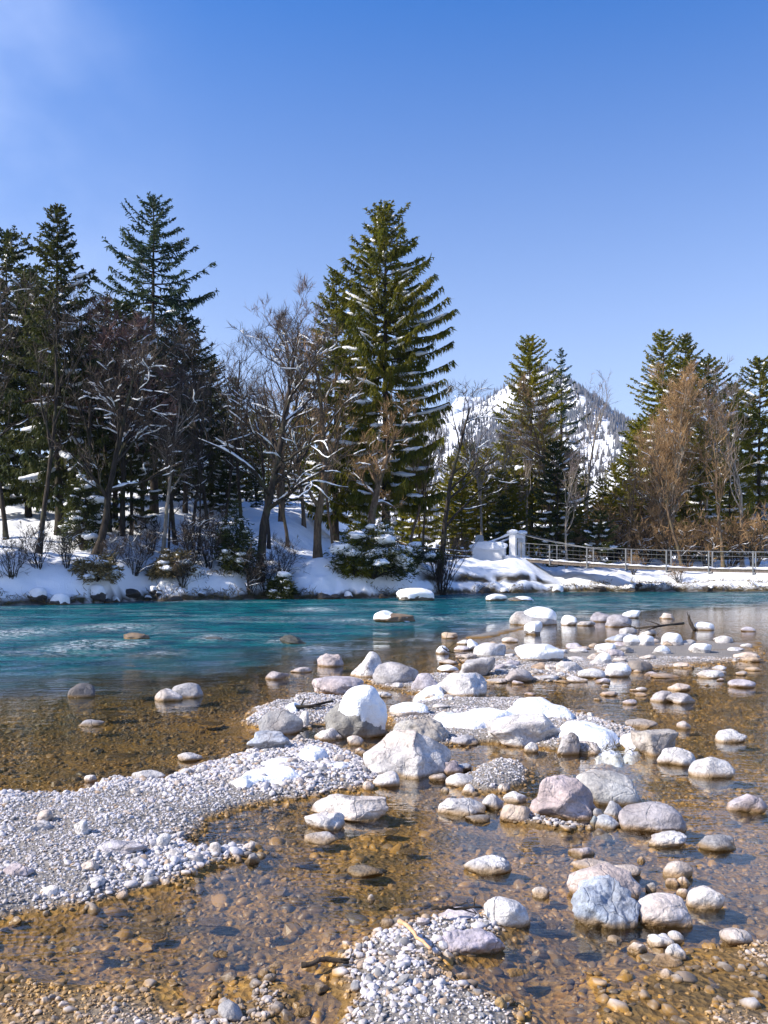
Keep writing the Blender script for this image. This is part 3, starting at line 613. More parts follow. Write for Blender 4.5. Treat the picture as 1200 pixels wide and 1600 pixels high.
# stones of the shoal and other repeats that only their place tells apart
sets = [
 ('flat pale stone lying among many others on the stone shoal', 'stones of the shallow shoal', [
  (889, 977, 26, 12, 'round', PALE, .3), (986, 966, 30, 8, 'flat', GREY, .6), (1043, 967, 24, 9, 'flat', WARM, 0), (797, 1004, 26, 9, 'flat', WARM, 0), (742, 1016, 28, 15, 'blocky', PALE, .2),
  (966, 1003, 40, 13, 'flat', BLUE, 0), (981, 994, 30, 14, 'angular', GREY, 0), (987, 1009, 28, 14, 'round', PALE, .3), (1008, 1009, 28, 13, 'round', PALE, .4), (1050, 1008, 34, 12, 'flat', PALE, .6), (1074, 1008, 28, 9, 'flat', GREY, 0),
  (947, 1020, 36, 12, 'flat', PALE, .3), (962, 1026, 26, 12, 'round', LAV, 0), (980, 1020, 26, 10, 'angular', GREY, 0), (1034, 1022, 30, 12, 'flat', PALE, .2), (938, 1037, 32, 14, 'flat', PALE, .25), (890, 1049, 44, 16, 'angular', PALE, 0),
  (923, 1060, 44, 16, 'round', WHITE, 0), (963, 1058, 46, 21, 'round', PALE, .15), (901, 1066, 34, 10, 'flat', PALE, 0), (1000, 1046, 38, 15, 'flat', (.34, .29, .25), 0), (1038, 1060, 48, 8, 'flat', (.42, .32, .24), 0), (1065, 1044, 26, 9, 'flat', WARM, 0),
  (1062, 1080, 36, 12, 'flat', WARM, 0), (952, 1088, 28, 8, 'flat', (.52, .45, .40), 0), (1001, 1088, 20, 6, 'flat', WARM, 0), (906, 1020, 30, 8, 'flat', PALE, 0), (870, 1047, 24, 8, 'flat', LAV, 0), (855, 1062, 40, 7, 'flat', PALE, 0), (790, 1045, 34, 8, 'flat', PALE, 0),
  (778, 1068, 36, 8, 'flat', PALE, 0), (700, 1050, 34, 9, 'flat', PALE, .3), (692, 1022, 22, 10, 'round', PALE, .4), (730, 1030, 36, 9, 'flat', WARM, 0), (700, 1038, 30, 8, 'flat', WARM, 0), (968, 1034, 22, 7, 'flat', WARM, 0), (1012, 1030, 26, 7, 'flat', WARM, 0), (1020, 1005, 20, 8, 'flat', WARM, 0), (928, 1030, 20, 9, 'flat', WARM, 0), (915, 978, 30, 8, 'flat', GREY, 0),
  (1095, 1020, 34, 12, 'flat', PALE, .3), (1130, 1005, 30, 12, 'round', PALE, 0), (1165, 1030, 40, 12, 'flat', WARM, 0), (1110, 1060, 44, 14, 'flat', PALE, 0), (1160, 1075, 40, 14, 'round', LAV, 0), (1100, 985, 30, 10, 'flat', PALE, .3)]),
 ('small cream stone with an ochre foot in the gravelly margin by the blue grey boulder', 'cream stones by the blue grey boulder', [
  (846, 1403, 28, 16, 'round', PALE, 0), (960, 1472, 26, 10, 'flat', PALE, 0), (996, 1492, 32, 20, 'angular', WARM, 0), (1032, 1480, 40, 22, 'blocky', WHITE, 0), (1054, 1502, 32, 27, 'blocky', WHITE, 0), (1057, 1474, 26, 20, 'blocky', PALE, 0), (1042, 1512, 54, 18, 'flat', WARM, 0), (1040, 1528, 22, 14, 'round', WARM, 0), (976, 1528, 18, 14, 'round', (.55, .40, .2), 0),
  (812, 1527, 44, 13, 'flat', (.50, .36, .16), 0), (1017, 1394, 18, 15, 'round', GREY, 0), (1002, 1347, 14, 9, 'round', WARM, 0), (1050, 1384, 22, 12, 'round', WARM, 0), (1068, 1384, 20, 14, 'round', WARM, 0), (1066, 1400, 18, 12, 'round', WARM, 0), (950, 1394, 20, 10, 'round', WARM, 0), (1100, 1420, 60, 36, 'round', PALE, 0), (1150, 1480, 50, 30, 'angular', PALE, 0), (1120, 1330, 60, 26, 'flat', GREY, 0), (1110, 1215, 70, 34, 'round', PALE, 0), (1165, 1270, 60, 30, 'angular', LAV, 0), (1140, 1160, 50, 22, 'flat', PALE, 0)]),
 ('small rounded stone in the wet gap between the large boulders', 'stones in the gaps between boulders', [
  (555, 1165, 26, 16, 'round', WARM, 0), (564, 1179, 18, 11, 'round', WARM, 0), (466, 1159, 22, 11, 'angular', GREY, 0), (606, 1173, 28, 19, 'angular', PALE, 0), (575, 1230, 20, 10, 'round', WARM, 0), (473, 1130, 20, 20, 'angular', PALE, 0), (684, 1221, 28, 12, 'round', WARM, 0), (733, 1241, 22, 16, 'round', PALE, 0), (695, 1238, 14, 8, 'round', GREY, 0), (804, 1254, 38, 17, 'angular', PALE, 0),
  (725, 1162, 46, 14, 'flat', (.55, .54, .56), 0), (1002, 1138, 52, 14, 'flat', (.42, .37, .33), 0), (1068, 1140, 22, 14, 'round', PALE, 0), (640, 1118, 64, 18, 'flat', WARM, .15), (722, 1206, 30, 14, 'angular', BLUE, 0), (600, 1090, 26, 10, 'flat', PALE, 0), (690, 1108, 30, 9, 'flat', PALE, 0), (935, 1280, 18, 18, 'angular', GREY, 0), (928, 1292, 12, 18, 'angular', (.3, .35, .38), 0), (788, 1232, 20, 8, 'round', WARM, 0), (675, 1092, 24, 9, 'round', PALE, 0), (622, 1075, 22, 9, 'flat', PALE, 0)]),
 ('loose angular stone standing out of the gravel bar', 'larger stones on the gravel bar', [
  (127, 1304, 22, 22, 'angular', PALE, 0), (256, 1324, 22, 22, 'angular', PALE, 0), (275, 1340, 28, 14, 'angular', PALE, 0), (304, 1347, 28, 15, 'angular', PALE, 0), (335, 1333, 22, 18, 'angular', WHITE, 0), (301, 1366, 16, 10, 'round', WARM, 0), (389, 1327, 20, 12, 'angular', PALE, 0), (372, 1346, 16, 11, 'round', PALE, 0), (140, 1358, 28, 14, 'flat', WARM, 0), (165, 1340, 24, 10, 'flat', PALE, 0), (218, 1352, 26, 14, 'angular', PALE, 0), (236, 1378, 24, 12, 'angular', GREY, 0), (152, 1382, 26, 12, 'angular', PALE, 0), (190, 1402, 20, 10, 'round', WARM, 0), (212, 1240, 16, 9, 'round', WARM, 0), (142, 1222, 20, 11, 'round', PALE, 0),
  (60, 1300, 40, 18, 'angular', PALE, 0), (30, 1370, 46, 20, 'flat', LAV, 0), (80, 1400, 36, 16, 'round', PALE, 0), (607, 1449, 24, 14, 'round', GREY, 0), (580, 1406, 12, 9, 'round', PALE, 0), (430, 1512, 26, 8, 'flat', WARM, 0), (345, 1495, 24, 9, 'flat', BROWN, 0)]),
]
for lab, grp, rows in sets:
    for (px, py, w, h, st, tint, sn) in rows:
        rock(px, py, w, h, st, tint, lab, name='river_stone', cat='stone', group=grp, snow=sn, amount=-.12 if sn else 0, sub=3)
for i in range(70):                                # the many small flat stones of the shoal
    t = rng.uniform(0, 1); px = rng.uniform(690, 1180); py = rng.uniform(1000, 1105) if i % 3 else rng.uniform(985, 1060); w = rng.uniform(12, 30)*(1 if py < 1060 else .8)
    X_, Y_ = gp(px, py)
    if any((X_-a)**2+(Y_-b)**2 < (c*.8)**2 for a, b, c in STONE_SITES): continue
    rock(px, py, w, w*rng.uniform(.22, .4), ('flat', 'angular', 'blocky')[i % 3], [PALE, WARM, WHITE, LAV, (.55, .42, .30)][rng.integers(5)], sets[0][0], name='river_stone', cat='stone', group=sets[0][1], sub=2)
# submerged ochre stones seen through the water
for q, (px, py, w, h) in enumerate([(845, 1318, 60, 6), (862, 1296, 30, 6), (720, 1405, 40, 3), (605, 1300, 40, 5), (640, 1330, 36, 4), (470, 1345, 40, 4), (520, 1395, 34, 3), (900, 1480, 50, 4), (860, 1445, 36, 5), (240, 1460, 40, 4), (330, 1440, 44, 4), (160, 1490, 40, 4), (420, 1455, 34, 3), (150, 1065, 60, 2), (220, 1075, 50, 2), (180, 1115, 50, 2), (330, 1130, 40, 2), (190, 1180, 40, 2), (365, 1070, 34, 2)]):
    rock(px, py, w, h, 'flat', (.34, .22, .08), 'ochre stone lying under the clear shallow water', name='river_stone', cat='stone', group='sunken ochre stones', sub=3)

# ------------------------------------------------------------------ snow lying on the stones and gravel
def snow_patch(outline, thick, label, seed, cat='snow'):
    P = np.array([gp(px, py, .09) for px, py in outline]); mn, mxx = P.min(0), P.max(0)
    st = max((mxx-mn).max()/70, .012); xs = np.arange(mn[0]-.06, mxx[0]+.06, st); ys = np.arange(mn[1]-.06, mxx[1]+.06, st)
    X, Y = np.meshgrid(xs, ys); sd = sdist(X, Y, P)+.05*fbm2(X, Y, 5, 4, seed)
    e = max(thick*1.8, .09); prof = np.clip(1-(1-np.clip(sd/e, 0, 1))**2, 0, 1)**.75
    Z = terrain(X, Y)[0]+prof*thick*(1+.35*fbm2(X, Y, 2.6, 3, seed+3))-.02*(sd < 0)
    i = np.arange(X.size).reshape(X.shape); q = np.stack([i[:-1, :-1], i[:-1, 1:], i[1:, 1:], i[1:, :-1]], -1).reshape(-1, 4)
    q = q[(sd.ravel()[q] > -.012).any(1)]
    used = np.unique(q); remap = np.zeros(X.size, int); remap[used] = np.arange(len(used))
    V = np.stack([X, Y, Z], -1).reshape(-1, 3)[used]; c = np.array([V[:, 0].mean(), V[:, 1].mean(), V[:, 2].min()])
    link('snow_patch', make_mesh('snow_patch', V-c, None, remap[q], M_SNOW), None, label, cat, 'snow left on stones and gravel', loc=c)
snow_patch([(672, 1128), (690, 1117), (760, 1112), (806, 1119), (800, 1130), (740, 1135)], .06, 'long snow slab between the snow capped boulder and the sloping boulder', 1)
snow_patch([(793, 1112), (805, 1100), (850, 1098), (888, 1108), (890, 1120), (845, 1121)], .085, 'humped snow slab with a brown rim behind the sloping boulder', 2)
snow_patch([(868, 1148), (880, 1136), (930, 1134), (968, 1146), (966, 1166), (930, 1166), (893, 1155)], .11, 'thick snow slab with overhanging front edge over dry grass', 3)
snow_patch([(966, 1150), (985, 1142), (1018, 1150), (1020, 1158), (990, 1166), (968, 1164)], .09, 'smaller snow slab joined to the thick overhanging one', 4)
snow_patch([(352, 1222), (375, 1208), (420, 1198), (470, 1204), (478, 1214), (420, 1217), (385, 1226)], .045, 'long thin snow patch along the crest of the gravel bar', 5)
snow_patch([(462, 1182), (478, 1168), (505, 1168), (510, 1180), (490, 1186)], .05, 'small snow mound near the tip of the gravel bar', 6)
snow_patch([(400, 1195), (440, 1180), (470, 1186), (460, 1195), (430, 1200)], .02, 'faint snow dusting beside the snow mound on the gravel bar', 7)
snow_patch([(505, 1192), (540, 1186), (555, 1196), (530, 1202)], .02, 'thin snow crust at the pointed end of the gravel bar', 8)
snow_patch([(446, 1102), (458, 1096), (472, 1100), (468, 1110), (450, 1110)], .09, 'little snow lump on the pebble spit by driftwood', 9)
snow_patch([(645, 1075), (690, 1068), (700, 1080), (660, 1085)], .05, 'snow patch tucked left of the bright white boulder', 10)
snow_patch([(700, 1055), (735, 1051), (745, 1059), (710, 1064)], .05, 'small snow patch behind the bright white boulder', 12)

# ------------------------------------------------------------------ gravel (real pebbles, instanced)
def pebble_nodes(mat):
    ng = bpy.data.node_groups.new('pebbles', 'GeometryNodeTree')
    ng.interface.new_socket('Geometry', in_out='INPUT', socket_type='NodeSocketGeometry'); ng.interface.new_socket('Geometry', in_out='OUTPUT', socket_type='NodeSocketGeometry')
    n = lambda t, **k: (lambda nd: ([setattr(nd, a, b) for a, b in k.items()], nd)[1])(ng.nodes.new(t))
    gi, go = n('NodeGroupInput'), n('NodeGroupOutput'); L = ng.links.new
    join = n('GeometryNodeGeometryToInstance')
    for v in range(5):
        ic = n('GeometryNodeMeshIcoSphere'); ic.inputs['Radius'].default_value = 1; ic.inputs['Subdivisions'].default_value = 2
        po = n('GeometryNodeInputPosition'); nz = n('ShaderNodeTexNoise'); nz.noise_dimensions = '4D'; nz.inputs['W'].default_value = v*7.3; nz.inputs['Scale'].default_value = .8; nz.inputs['Detail'].default_value = 1
        L(po.outputs[0], nz.inputs['Vector'])
        sb = n('ShaderNodeVectorMath', operation='SUBTRACT'); L(nz.outputs['Color'], sb.inputs[0]); sb.inputs[1].default_value = (.5, .5, .5)
        sc = n('ShaderNodeVectorMath', operation='SCALE'); L(sb.outputs[0], sc.inputs[0]); sc.inputs['Scale'].default_value = 1.5
        sp = n('GeometryNodeSetPosition'); L(ic.outputs[0], sp.inputs['Geometry']); L(sc.outputs[0], sp.inputs['Offset'])
        sh = n('GeometryNodeSetShadeSmooth'); L(sp.outputs[0], sh.inputs[0]); sh.inputs['Shade Smooth'].default_value = v < 3
        sm = n('GeometryNodeSetMaterial'); L(sh.outputs[0], sm.inputs[0]); sm.inputs['Material'].default_value = mat
        L(sm.outputs[0], join.inputs[0])
    att = {}
    for k, t in (('idx', 'INT'), ('rotv', 'FLOAT_VECTOR'), ('sclv', 'FLOAT_VECTOR')):
        a = n('GeometryNodeInputNamedAttribute', data_type=t); a.inputs['Name'].default_value = k; att[k] = a.outputs[0]
    er = n('FunctionNodeEulerToRotation'); L(att['rotv'], er.inputs[0])
    io = n('GeometryNodeInstanceOnPoints'); io.inputs['Pick Instance'].default_value = True
    L(gi.outputs[0], io.inputs['Points']); L(join.outputs[0], io.inputs['Instance']); L(att['idx'], io.inputs['Instance Index']); L(er.outputs[0], io.inputs['Rotation']); L(att['sclv'], io.inputs['Scale'])
    L(io.outputs[0], go.inputs[0]); return ng
def scatter(name, X, Y, Z, r, mat, label):
    n = len(X)
    me = make_mesh(name, np.stack([X, Y, Z], -1), None, None, mat, attrs={
        'rotv': np.stack([rng.normal(0, .35, n), rng.normal(0, .35, n), rng.uniform(0, 6.28, n)], -1),
        'sclv': np.stack([r*rng.uniform(.9, 1.4, n), r*rng.uniform(.75, 1.1, n), r*rng.uniform(.5, .85, n)], -1)})
    a = me.attributes.new('idx', 'INT', 'POINT'); a.data.foreach_set('value', rng.integers(0, 5, n).astype(np.int32))
    o = link(name, me, None, label, 'gravel', kind='stuff')
    md = o.modifiers.new('pebbles', 'NODES'); md.node_group = pebble_nodes(mat); return o
def sample(n, y0, y1, spread=.56):
    y = np.sqrt(rng.uniform(y0*y0, y1*y1, n)); return rng.uniform(-1, 1, n)*spread*y, y
X, Y = sample(420000, 2.4, 15); Z = terrain(X, Y)[0]
m = Z > .012; m &= rng.uniform(0, 1, len(X)) < np.clip(1.25-Y*.055, .35, 1)
gx, gy, gz = X[m], Y[m], Z[m]; r = np.clip(rng.lognormal(math.log(.0088), .48, len(gx)), .0045, .034)*np.clip(.75+.35*fbm2(gx, gy, 1.1, 2, 5), .55, 1.3)*np.where(gx > .1, .78, 1.0)
scatter('gravel', gx, gy, gz+r*.15, r, M_GRAVEL, 'pale grey river gravel heaped in bars along the shallows')
X, Y = sample(95000, 2.4, 17); Z = terrain(X, Y)[0]
m = (Z <= .015) & (Z > -.35) & (rng.uniform(0, 1, len(X)) < np.clip(.78+.6*fbm2(X, Y, .8, 3, 15), .1, 1)); X, Y, Z = X[m], Y[m], Z[m]
r = np.clip(rng.lognormal(math.log(.0125), .5, len(X)), .006, .05)
scatter('riverbed_pebbles', X, Y, Z-r*.1, r, M_BEDPEB, 'ochre and brown pebbles covering the bed of the clear shallows')
# loose stones big enough to pick out singly
proto = [make_mesh('stone', *rock_shape(300+i, ('angular', 'round', 'blocky', 'flat')[i % 4], 2), None, M_ROCK) for i in range(10)]
X, Y = sample(5000, 2.6, 13, .5); Z = terrain(X, Y)[0]; cnt = {0: 0, 1: 0}
for x, y, z in zip(X, Y, Z):
    dry = z > .03
    if z < -.02 or cnt[dry] >= (120 if dry else 80): continue
    px = HX+x/y*F
    if px < 60 or px > 1140: continue
    r = np.clip(rng.lognormal(math.log(.022), .4), .014, .055)
    if any((x-a)**2+(y-b)**2 < (c+r)**2 for a, b, c in STONE_SITES): continue
    cnt[dry] += 1; STONE_SITES.append((x, y, r))
    o = link('stone', proto[rng.integers(10)], None, 'loose fist sized pale stone lying dry on the gravel' if dry else 'fist sized ochre stone at the wet edge of the shallows', 'stone', 'fist sized stones on the dry gravel' if dry else 'fist sized stones at the water margin',
             loc=(x, y, z+r*.25), rot=(rng.normal(0, .25), rng.normal(0, .25), rng.uniform(0, 6.28)), color=[PALE, WHITE, LAV, WARM][rng.integers(4)] if dry else [(.45, .30, .12), WARM, (.30, .20, .09), GREY][rng.integers(4)])
    o.scale = (r*rng.uniform(1, 1.4), r*rng.uniform(.8, 1.1), r*rng.uniform(.55, .85))

# ------------------------------------------------------------------ trees
def spruce(seed, H, Rm, base_frac=.12, needle=None, bark=None, density=1.0, droop=.5, sparse=0.0, snow=.3, hang=.6, top_pow=.9, cap=.62, wid=.078):
    g = np.random.default_rng(seed); T = MB(); Cn = MB(); S = MB()
    n = 14; zs = np.linspace(-.4, H, n); wob = np.cumsum(g.normal(0, .02, (n, 2)), 0)
    tp = np.column_stack([wob, zs]); tr = np.interp(zs, [-.4, 0, H*.1, H], [H*.017, H*.0145, H*.012, .015]); T.tube(tp, tr, 8)
    z = H*base_frac; P0s, Ds, Ls, Ws = [], [], [], []
    while z < H*.985:
        t = (z-H*base_frac)/(H*(1-base_frac)); prof = min((1-t)**top_pow, cap)/cap*min(1, .7+t*2.0); nb = g.integers(5, 8)
        a0 = g.uniform(0, 6.28)
        for b in range(nb):
            if g.uniform() < sparse*.5: continue
            a = a0+b*6.283/nb+g.normal(0, .25); L = Rm*prof*g.uniform(.60, 1.15)+.12
            el = (-.20-droop*.35)*(1-t)+t**2*.72+g.normal(0, .09)
            m = max(5, int(L/.45)); s = np.linspace(0, 1, m)
            hor = np.array([math.cos(a), math.sin(a), 0]); 
            zz = L*(math.tan(el)*s*.75-droop*.32*(1-t)*np.sin(s*3.1)+.16*s**3)
            pts = np.column_stack([np.interp(z, zs, tp[:, 0])+hor[0]*L*s, np.interp(z, zs, tp[:, 1])+hor[1]*L*s, z+zz])
            pts[1:, :2] += np.cumsum(g.normal(0, .02*L/m, (m-1, 2)), 0)
            T.tube(pts, np.linspace(.012*L+.012, .006, m), 4, False)
            nt_ = int(L*36*density*(1-.35*sparse))+7; u = g.uniform(.10, 1, nt_)**.85
            p = np.column_stack([np.interp(u, s, pts[:, k]) for k in range(3)])
            sd = np.array([-hor[1], hor[0], 0]); sgn = g.choice([-1, 1], nt_)
            lat = (.10+.26*L**.6*(1-u*.75))*g.uniform(.5, 1.1, nt_)
            D = hor[None]*g.uniform(.35, .9, nt_)[:, None]+sd[None]*(sgn*g.uniform(.5, 1, nt_))[:, None]+np.array([0, 0, 1.])*(g.normal(.02, .18, nt_)-.30*hang*(1-t))[:, None]
            P0s.append(p); Ds.append(D); Ls.append(lat); Ws.append(np.full(nt_, wid)*g.uniform(.7, 1.3, nt_))
            # secondary shoots along the side twigs, then hanging curtains
            Dn = D/np.linalg.norm(D, axis=1)[:, None]
            for rep in range(2):
                q = p+Dn*(lat*g.uniform(.25, 1, nt_))[:, None]
                hl = (.10+.42*hang*(1-t)**.5*min(1, L/2.2))*g.uniform(.4, 1.25, nt_)
                D2 = Dn*.35+np.array([0, 0, -1.])*(.35+1.2*hang*(1-t*.8))+g.normal(0, .28, (nt_, 3))+np.array([0, 0, .75])*t
                P0s.append(q); Ds.append(D2); Ls.append(hl); Ws.append(np.full(nt_, wid*.9)*g.uniform(.7, 1.3, nt_))
            if g.uniform() < snow*(.5+1.1*(1-t)) and L > .6:
                a1 = g.uniform(.05, .45); a2 = min(1, a1+g.uniform(.25, .55)); ss = np.linspace(a1, a2, 7)
                sp = np.column_stack([np.interp(ss, s, pts[:, k]) for k in range(3)]); sp[:, 2] += .09
                w_ = np.sin(np.linspace(.12, 3.02, 7))**.6*g.uniform(.07, .13)*min(1.5, .5+L/3)*g.uniform(.7, 1.3, 7); S.tube(sp, w_+.01, 4)
        z += (.24+.30*(1-t))*H**.25*.74*g.uniform(.6, 1.4)*(1+.35*sparse)
    # leader tuft
    nl = 50; u = g.uniform(0, 1, nl); P0s.append(np.column_stack([np.full(nl, tp[-1, 0]), np.full(nl, tp[-1, 1]), H-u*1.0])); Ds.append(g.normal(0, 1, (nl, 3))*[1, 1, .3]+[0, 0, .8]); Ls.append(np.full(nl, .22)+.15*u); Ws.append(np.full(nl, .06))
    Cn.ribbons(np.concatenate(P0s), np.concatenate(Ds), np.concatenate(Ls), np.concatenate(Ws), .5, g)
    return (T.mesh('trunk', bark or M_BARKD), Cn.mesh('crown', needle or M_NEEDLE, False), S.mesh('snow_load', M_SNOW) if S.n else None)
def plant(name, meshes, names, label, cat, loc, group=None, rz=0.0, sc=1.0):
    e = bpy.data.objects.new(name, None); COL.objects.link(e); e.location = loc; e.rotation_euler = (0, 0, rz); e.scale = (sc, sc, sc)
    e['label'] = label; e['category'] = cat
    if group: e['group'] = group
    for me, nm in zip(meshes, names):
        if me: link(nm, me, e, kind='stuff' if nm in ('snow_load', 'twigs') else None)
    return e
SPN = ('trunk', 'crown', 'snow_load')
def at(px, Y): x = (px-HX)/F*Y; return x, Y, tz(x, Y)
def hgt(py, Y, z): return CAMZ+(HY-py)/F*Y-z
def put_spruce(px, ptop, Y, halfpx, label, seed, group=None, **k):
    x, y, z = at(px, Y); H = hgt(ptop, Y, z)
    return plant('spruce_tree', spruce(seed, H, halfpx/F*Y, **k), SPN, label, 'tree', (x, y, z-.05), group)
put_spruce(602, 313, 60, 104, 'tallest spruce with snow lined drooping boughs above the snowy bush', 1, base_frac=.14, snow=1.0, hang=1.15, droop=.15, density=.85, top_pow=.78, cap=.52)
put_spruce(524, 424, 64, 66, 'slightly shorter spruce pressed against the left of the tallest spruce', 2, base_frac=.12, snow=.35, hang=.9, top_pow=.7, needle=M_NEEDLE, density=.7)
put_spruce(240, 304, 54, 90, 'tall open spruce with thin see-through crown rising over the dark wood', 3, base_frac=.25, sparse=.12, snow=.12, hang=.65, needle=M_NEEDLEB, top_pow=.75, density=.6, cap=.5)
put_spruce(92, 318, 44, 86, 'dark heavy spruce at the bank end beside the leaning trunks', 4, base_frac=.12, snow=.45, hang=.8, needle=M_NEEDLED, top_pow=.8, density=.65)
put_spruce(290, 490, 56, 62, 'dark spruce standing just right of the tall open spruce', 5, base_frac=.22, snow=.4, hang=.8, needle=M_NEEDLED, top_pow=.65, density=.65)
put_spruce(180, 470, 50, 75, 'dense dark spruce below the tall open spruce crown', 6, base_frac=.2, snow=.55, hang=.8, needle=M_NEEDLED, top_pow=.55, density=.55)
put_spruce(830, 527, 74, 56, 'dense bright green spruce in front of the mountain', 7, base_frac=.10, snow=.08, hang=.35, droop=.2, top_pow=.55, needle=M_NEEDLEG, density=.85)
put_spruce(879, 543, 82, 48, 'thin grey spruce with snow laced boughs behind the bright green one', 8, base_frac=.10, snow=.75, sparse=.7, hang=.4, top_pow=.8, needle=M_NEEDLEB, density=.8)
put_spruce(1040, 514, 78, 70, 'tall olive spruce with snowy tiers behind the tan bare tree', 9, base_frac=.10, snow=.55, hang=.4, droop=.25, top_pow=.72, needle=M_NEEDLEG, density=.75)
put_spruce(1072, 522, 74, 60, 'tall spruce nearly twin to the snowy tiered one by the footbridge', 10, base_frac=.10, snow=.35, hang=.4, droop=.25, top_pow=.7, needle=M_NEEDLE, density=.75)
put_spruce(869, 690, 62, 40, 'young dark spruce holding one big snow clump behind the bridge head', 11, base_frac=.05, snow=.5, hang=.3, top_pow=.6, needle=M_NEEDLED)
put_spruce(369, 588, 82, 34, 'slim distant spruce in the gap of the dark wood', 12, base_frac=.05, snow=.5, hang=.4, needle=M_NEEDLEB)
put_spruce(933, 795, 61, 36, 'small snowy spruce behind the footbridge rail', 13, base_frac=.02, snow=.9, hang=.3, needle=M_NEEDLED)
put_spruce(784, 775, 62, 22, 'little dark spruce between two pale trunks by the bridge head', 14, base_frac=.02, snow=.15, hang=.3, needle=M_NEEDLED)
# spruces of the wood behind, sunlight and shade put into their needle colours
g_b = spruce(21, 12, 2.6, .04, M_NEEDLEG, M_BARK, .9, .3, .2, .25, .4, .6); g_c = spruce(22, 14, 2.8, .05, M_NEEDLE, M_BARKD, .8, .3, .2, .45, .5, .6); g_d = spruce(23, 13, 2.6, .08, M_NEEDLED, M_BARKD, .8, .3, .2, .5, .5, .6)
def where(px, Y):
    if px < 100: return 'beyond the heavy dark spruce at the bank end'
    if px < 215: return 'behind the black leaning tree'
    if px < 335: return 'close around the tall open spruce'
    if px < 430: return 'near the slim distant spruce'
    if px < 545: return 'behind the brown tree on the bank lip'
    if px < 690: return 'behind the tallest spruce'
    if px < 790: return 'behind the wooden fence and sign'
    if px < 865: return 'around the dense bright green spruce'
    if px < 975: return 'beyond the snowy deck of the footbridge'
    return 'around the broad tan bare tree'
def put_copy(me, names, px, ptop, Y, refH, name, label, cat, group, rz):
    x, y, z = at(px, Y); sc = hgt(ptop, Y, z)/refH; w_ = where(px, Y)
    return plant(name, me, names, ('tall ' if sc > 1.12 else 'short ' if sc < .7 else 'medium ')+label+' '+w_, cat, (x, y, z-.05), group+' '+w_, rz, sc)
for i, (px, pt, Y) in enumerate([(728, 690, 74), (762, 700, 70), (795, 680, 76), (706, 712, 76), (812, 700, 72), (846, 668, 80), (962, 722, 72), (985, 720, 68), (912, 740, 72), (745, 720, 70), (1000, 655, 82), (940, 745, 78), (890, 700, 76), (655, 690, 70), (780, 735, 67), (722, 745, 66), (905, 770, 66), (800, 750, 68), (955, 775, 68)]):
    put_copy(g_b, SPN, px, pt, Y, 12, 'spruce_tree', 'sunlit yellow green spruce', 'tree', 'sunlit spruces', i*2.1)
for i, (px, pt, Y) in enumerate([(630, 640, 86), (560, 640, 80), (470, 640, 84), (430, 650, 92), (400, 640, 74), (340, 610, 72), (1110, 560, 76), (1150, 600, 84), (1185, 560, 80), (1095, 660, 66), (1020, 640, 90), (500, 700, 72), (1140, 690, 68)]):
    put_copy(g_c, SPN, px, pt, Y, 14, 'spruce_tree', 'snow flecked spruce', 'tree', 'snow flecked spruces', i*1.7)
for i, (px, pt, Y) in enumerate([(330, 560, 60), (150, 520, 62), (205, 600, 46), (120, 560, 48), (45, 420, 50), (10, 360, 56), (-40, 420, 48), (280, 640, 68), (355, 660, 58), (310, 690, 76), (250, 560, 74), (-90, 380, 56), (-150, 340, 62), (-300, 520, 35), (-380, 500, 34.5), (-470, 480, 34), (-240, 540, 36.5), (160, 590, 66), (220, 610, 70), (265, 600, 62), (300, 620, 70), (345, 640, 66), (385, 650, 74), (420, 640, 80), (110, 560, 64), (60, 520, 66), (400, 720, 64), (445, 690, 70)]):
    put_copy(g_d, SPN, px, pt, Y, 13, 'spruce_tree', 'shaded dark spruce', 'tree', 'shaded spruces', i*1.3)

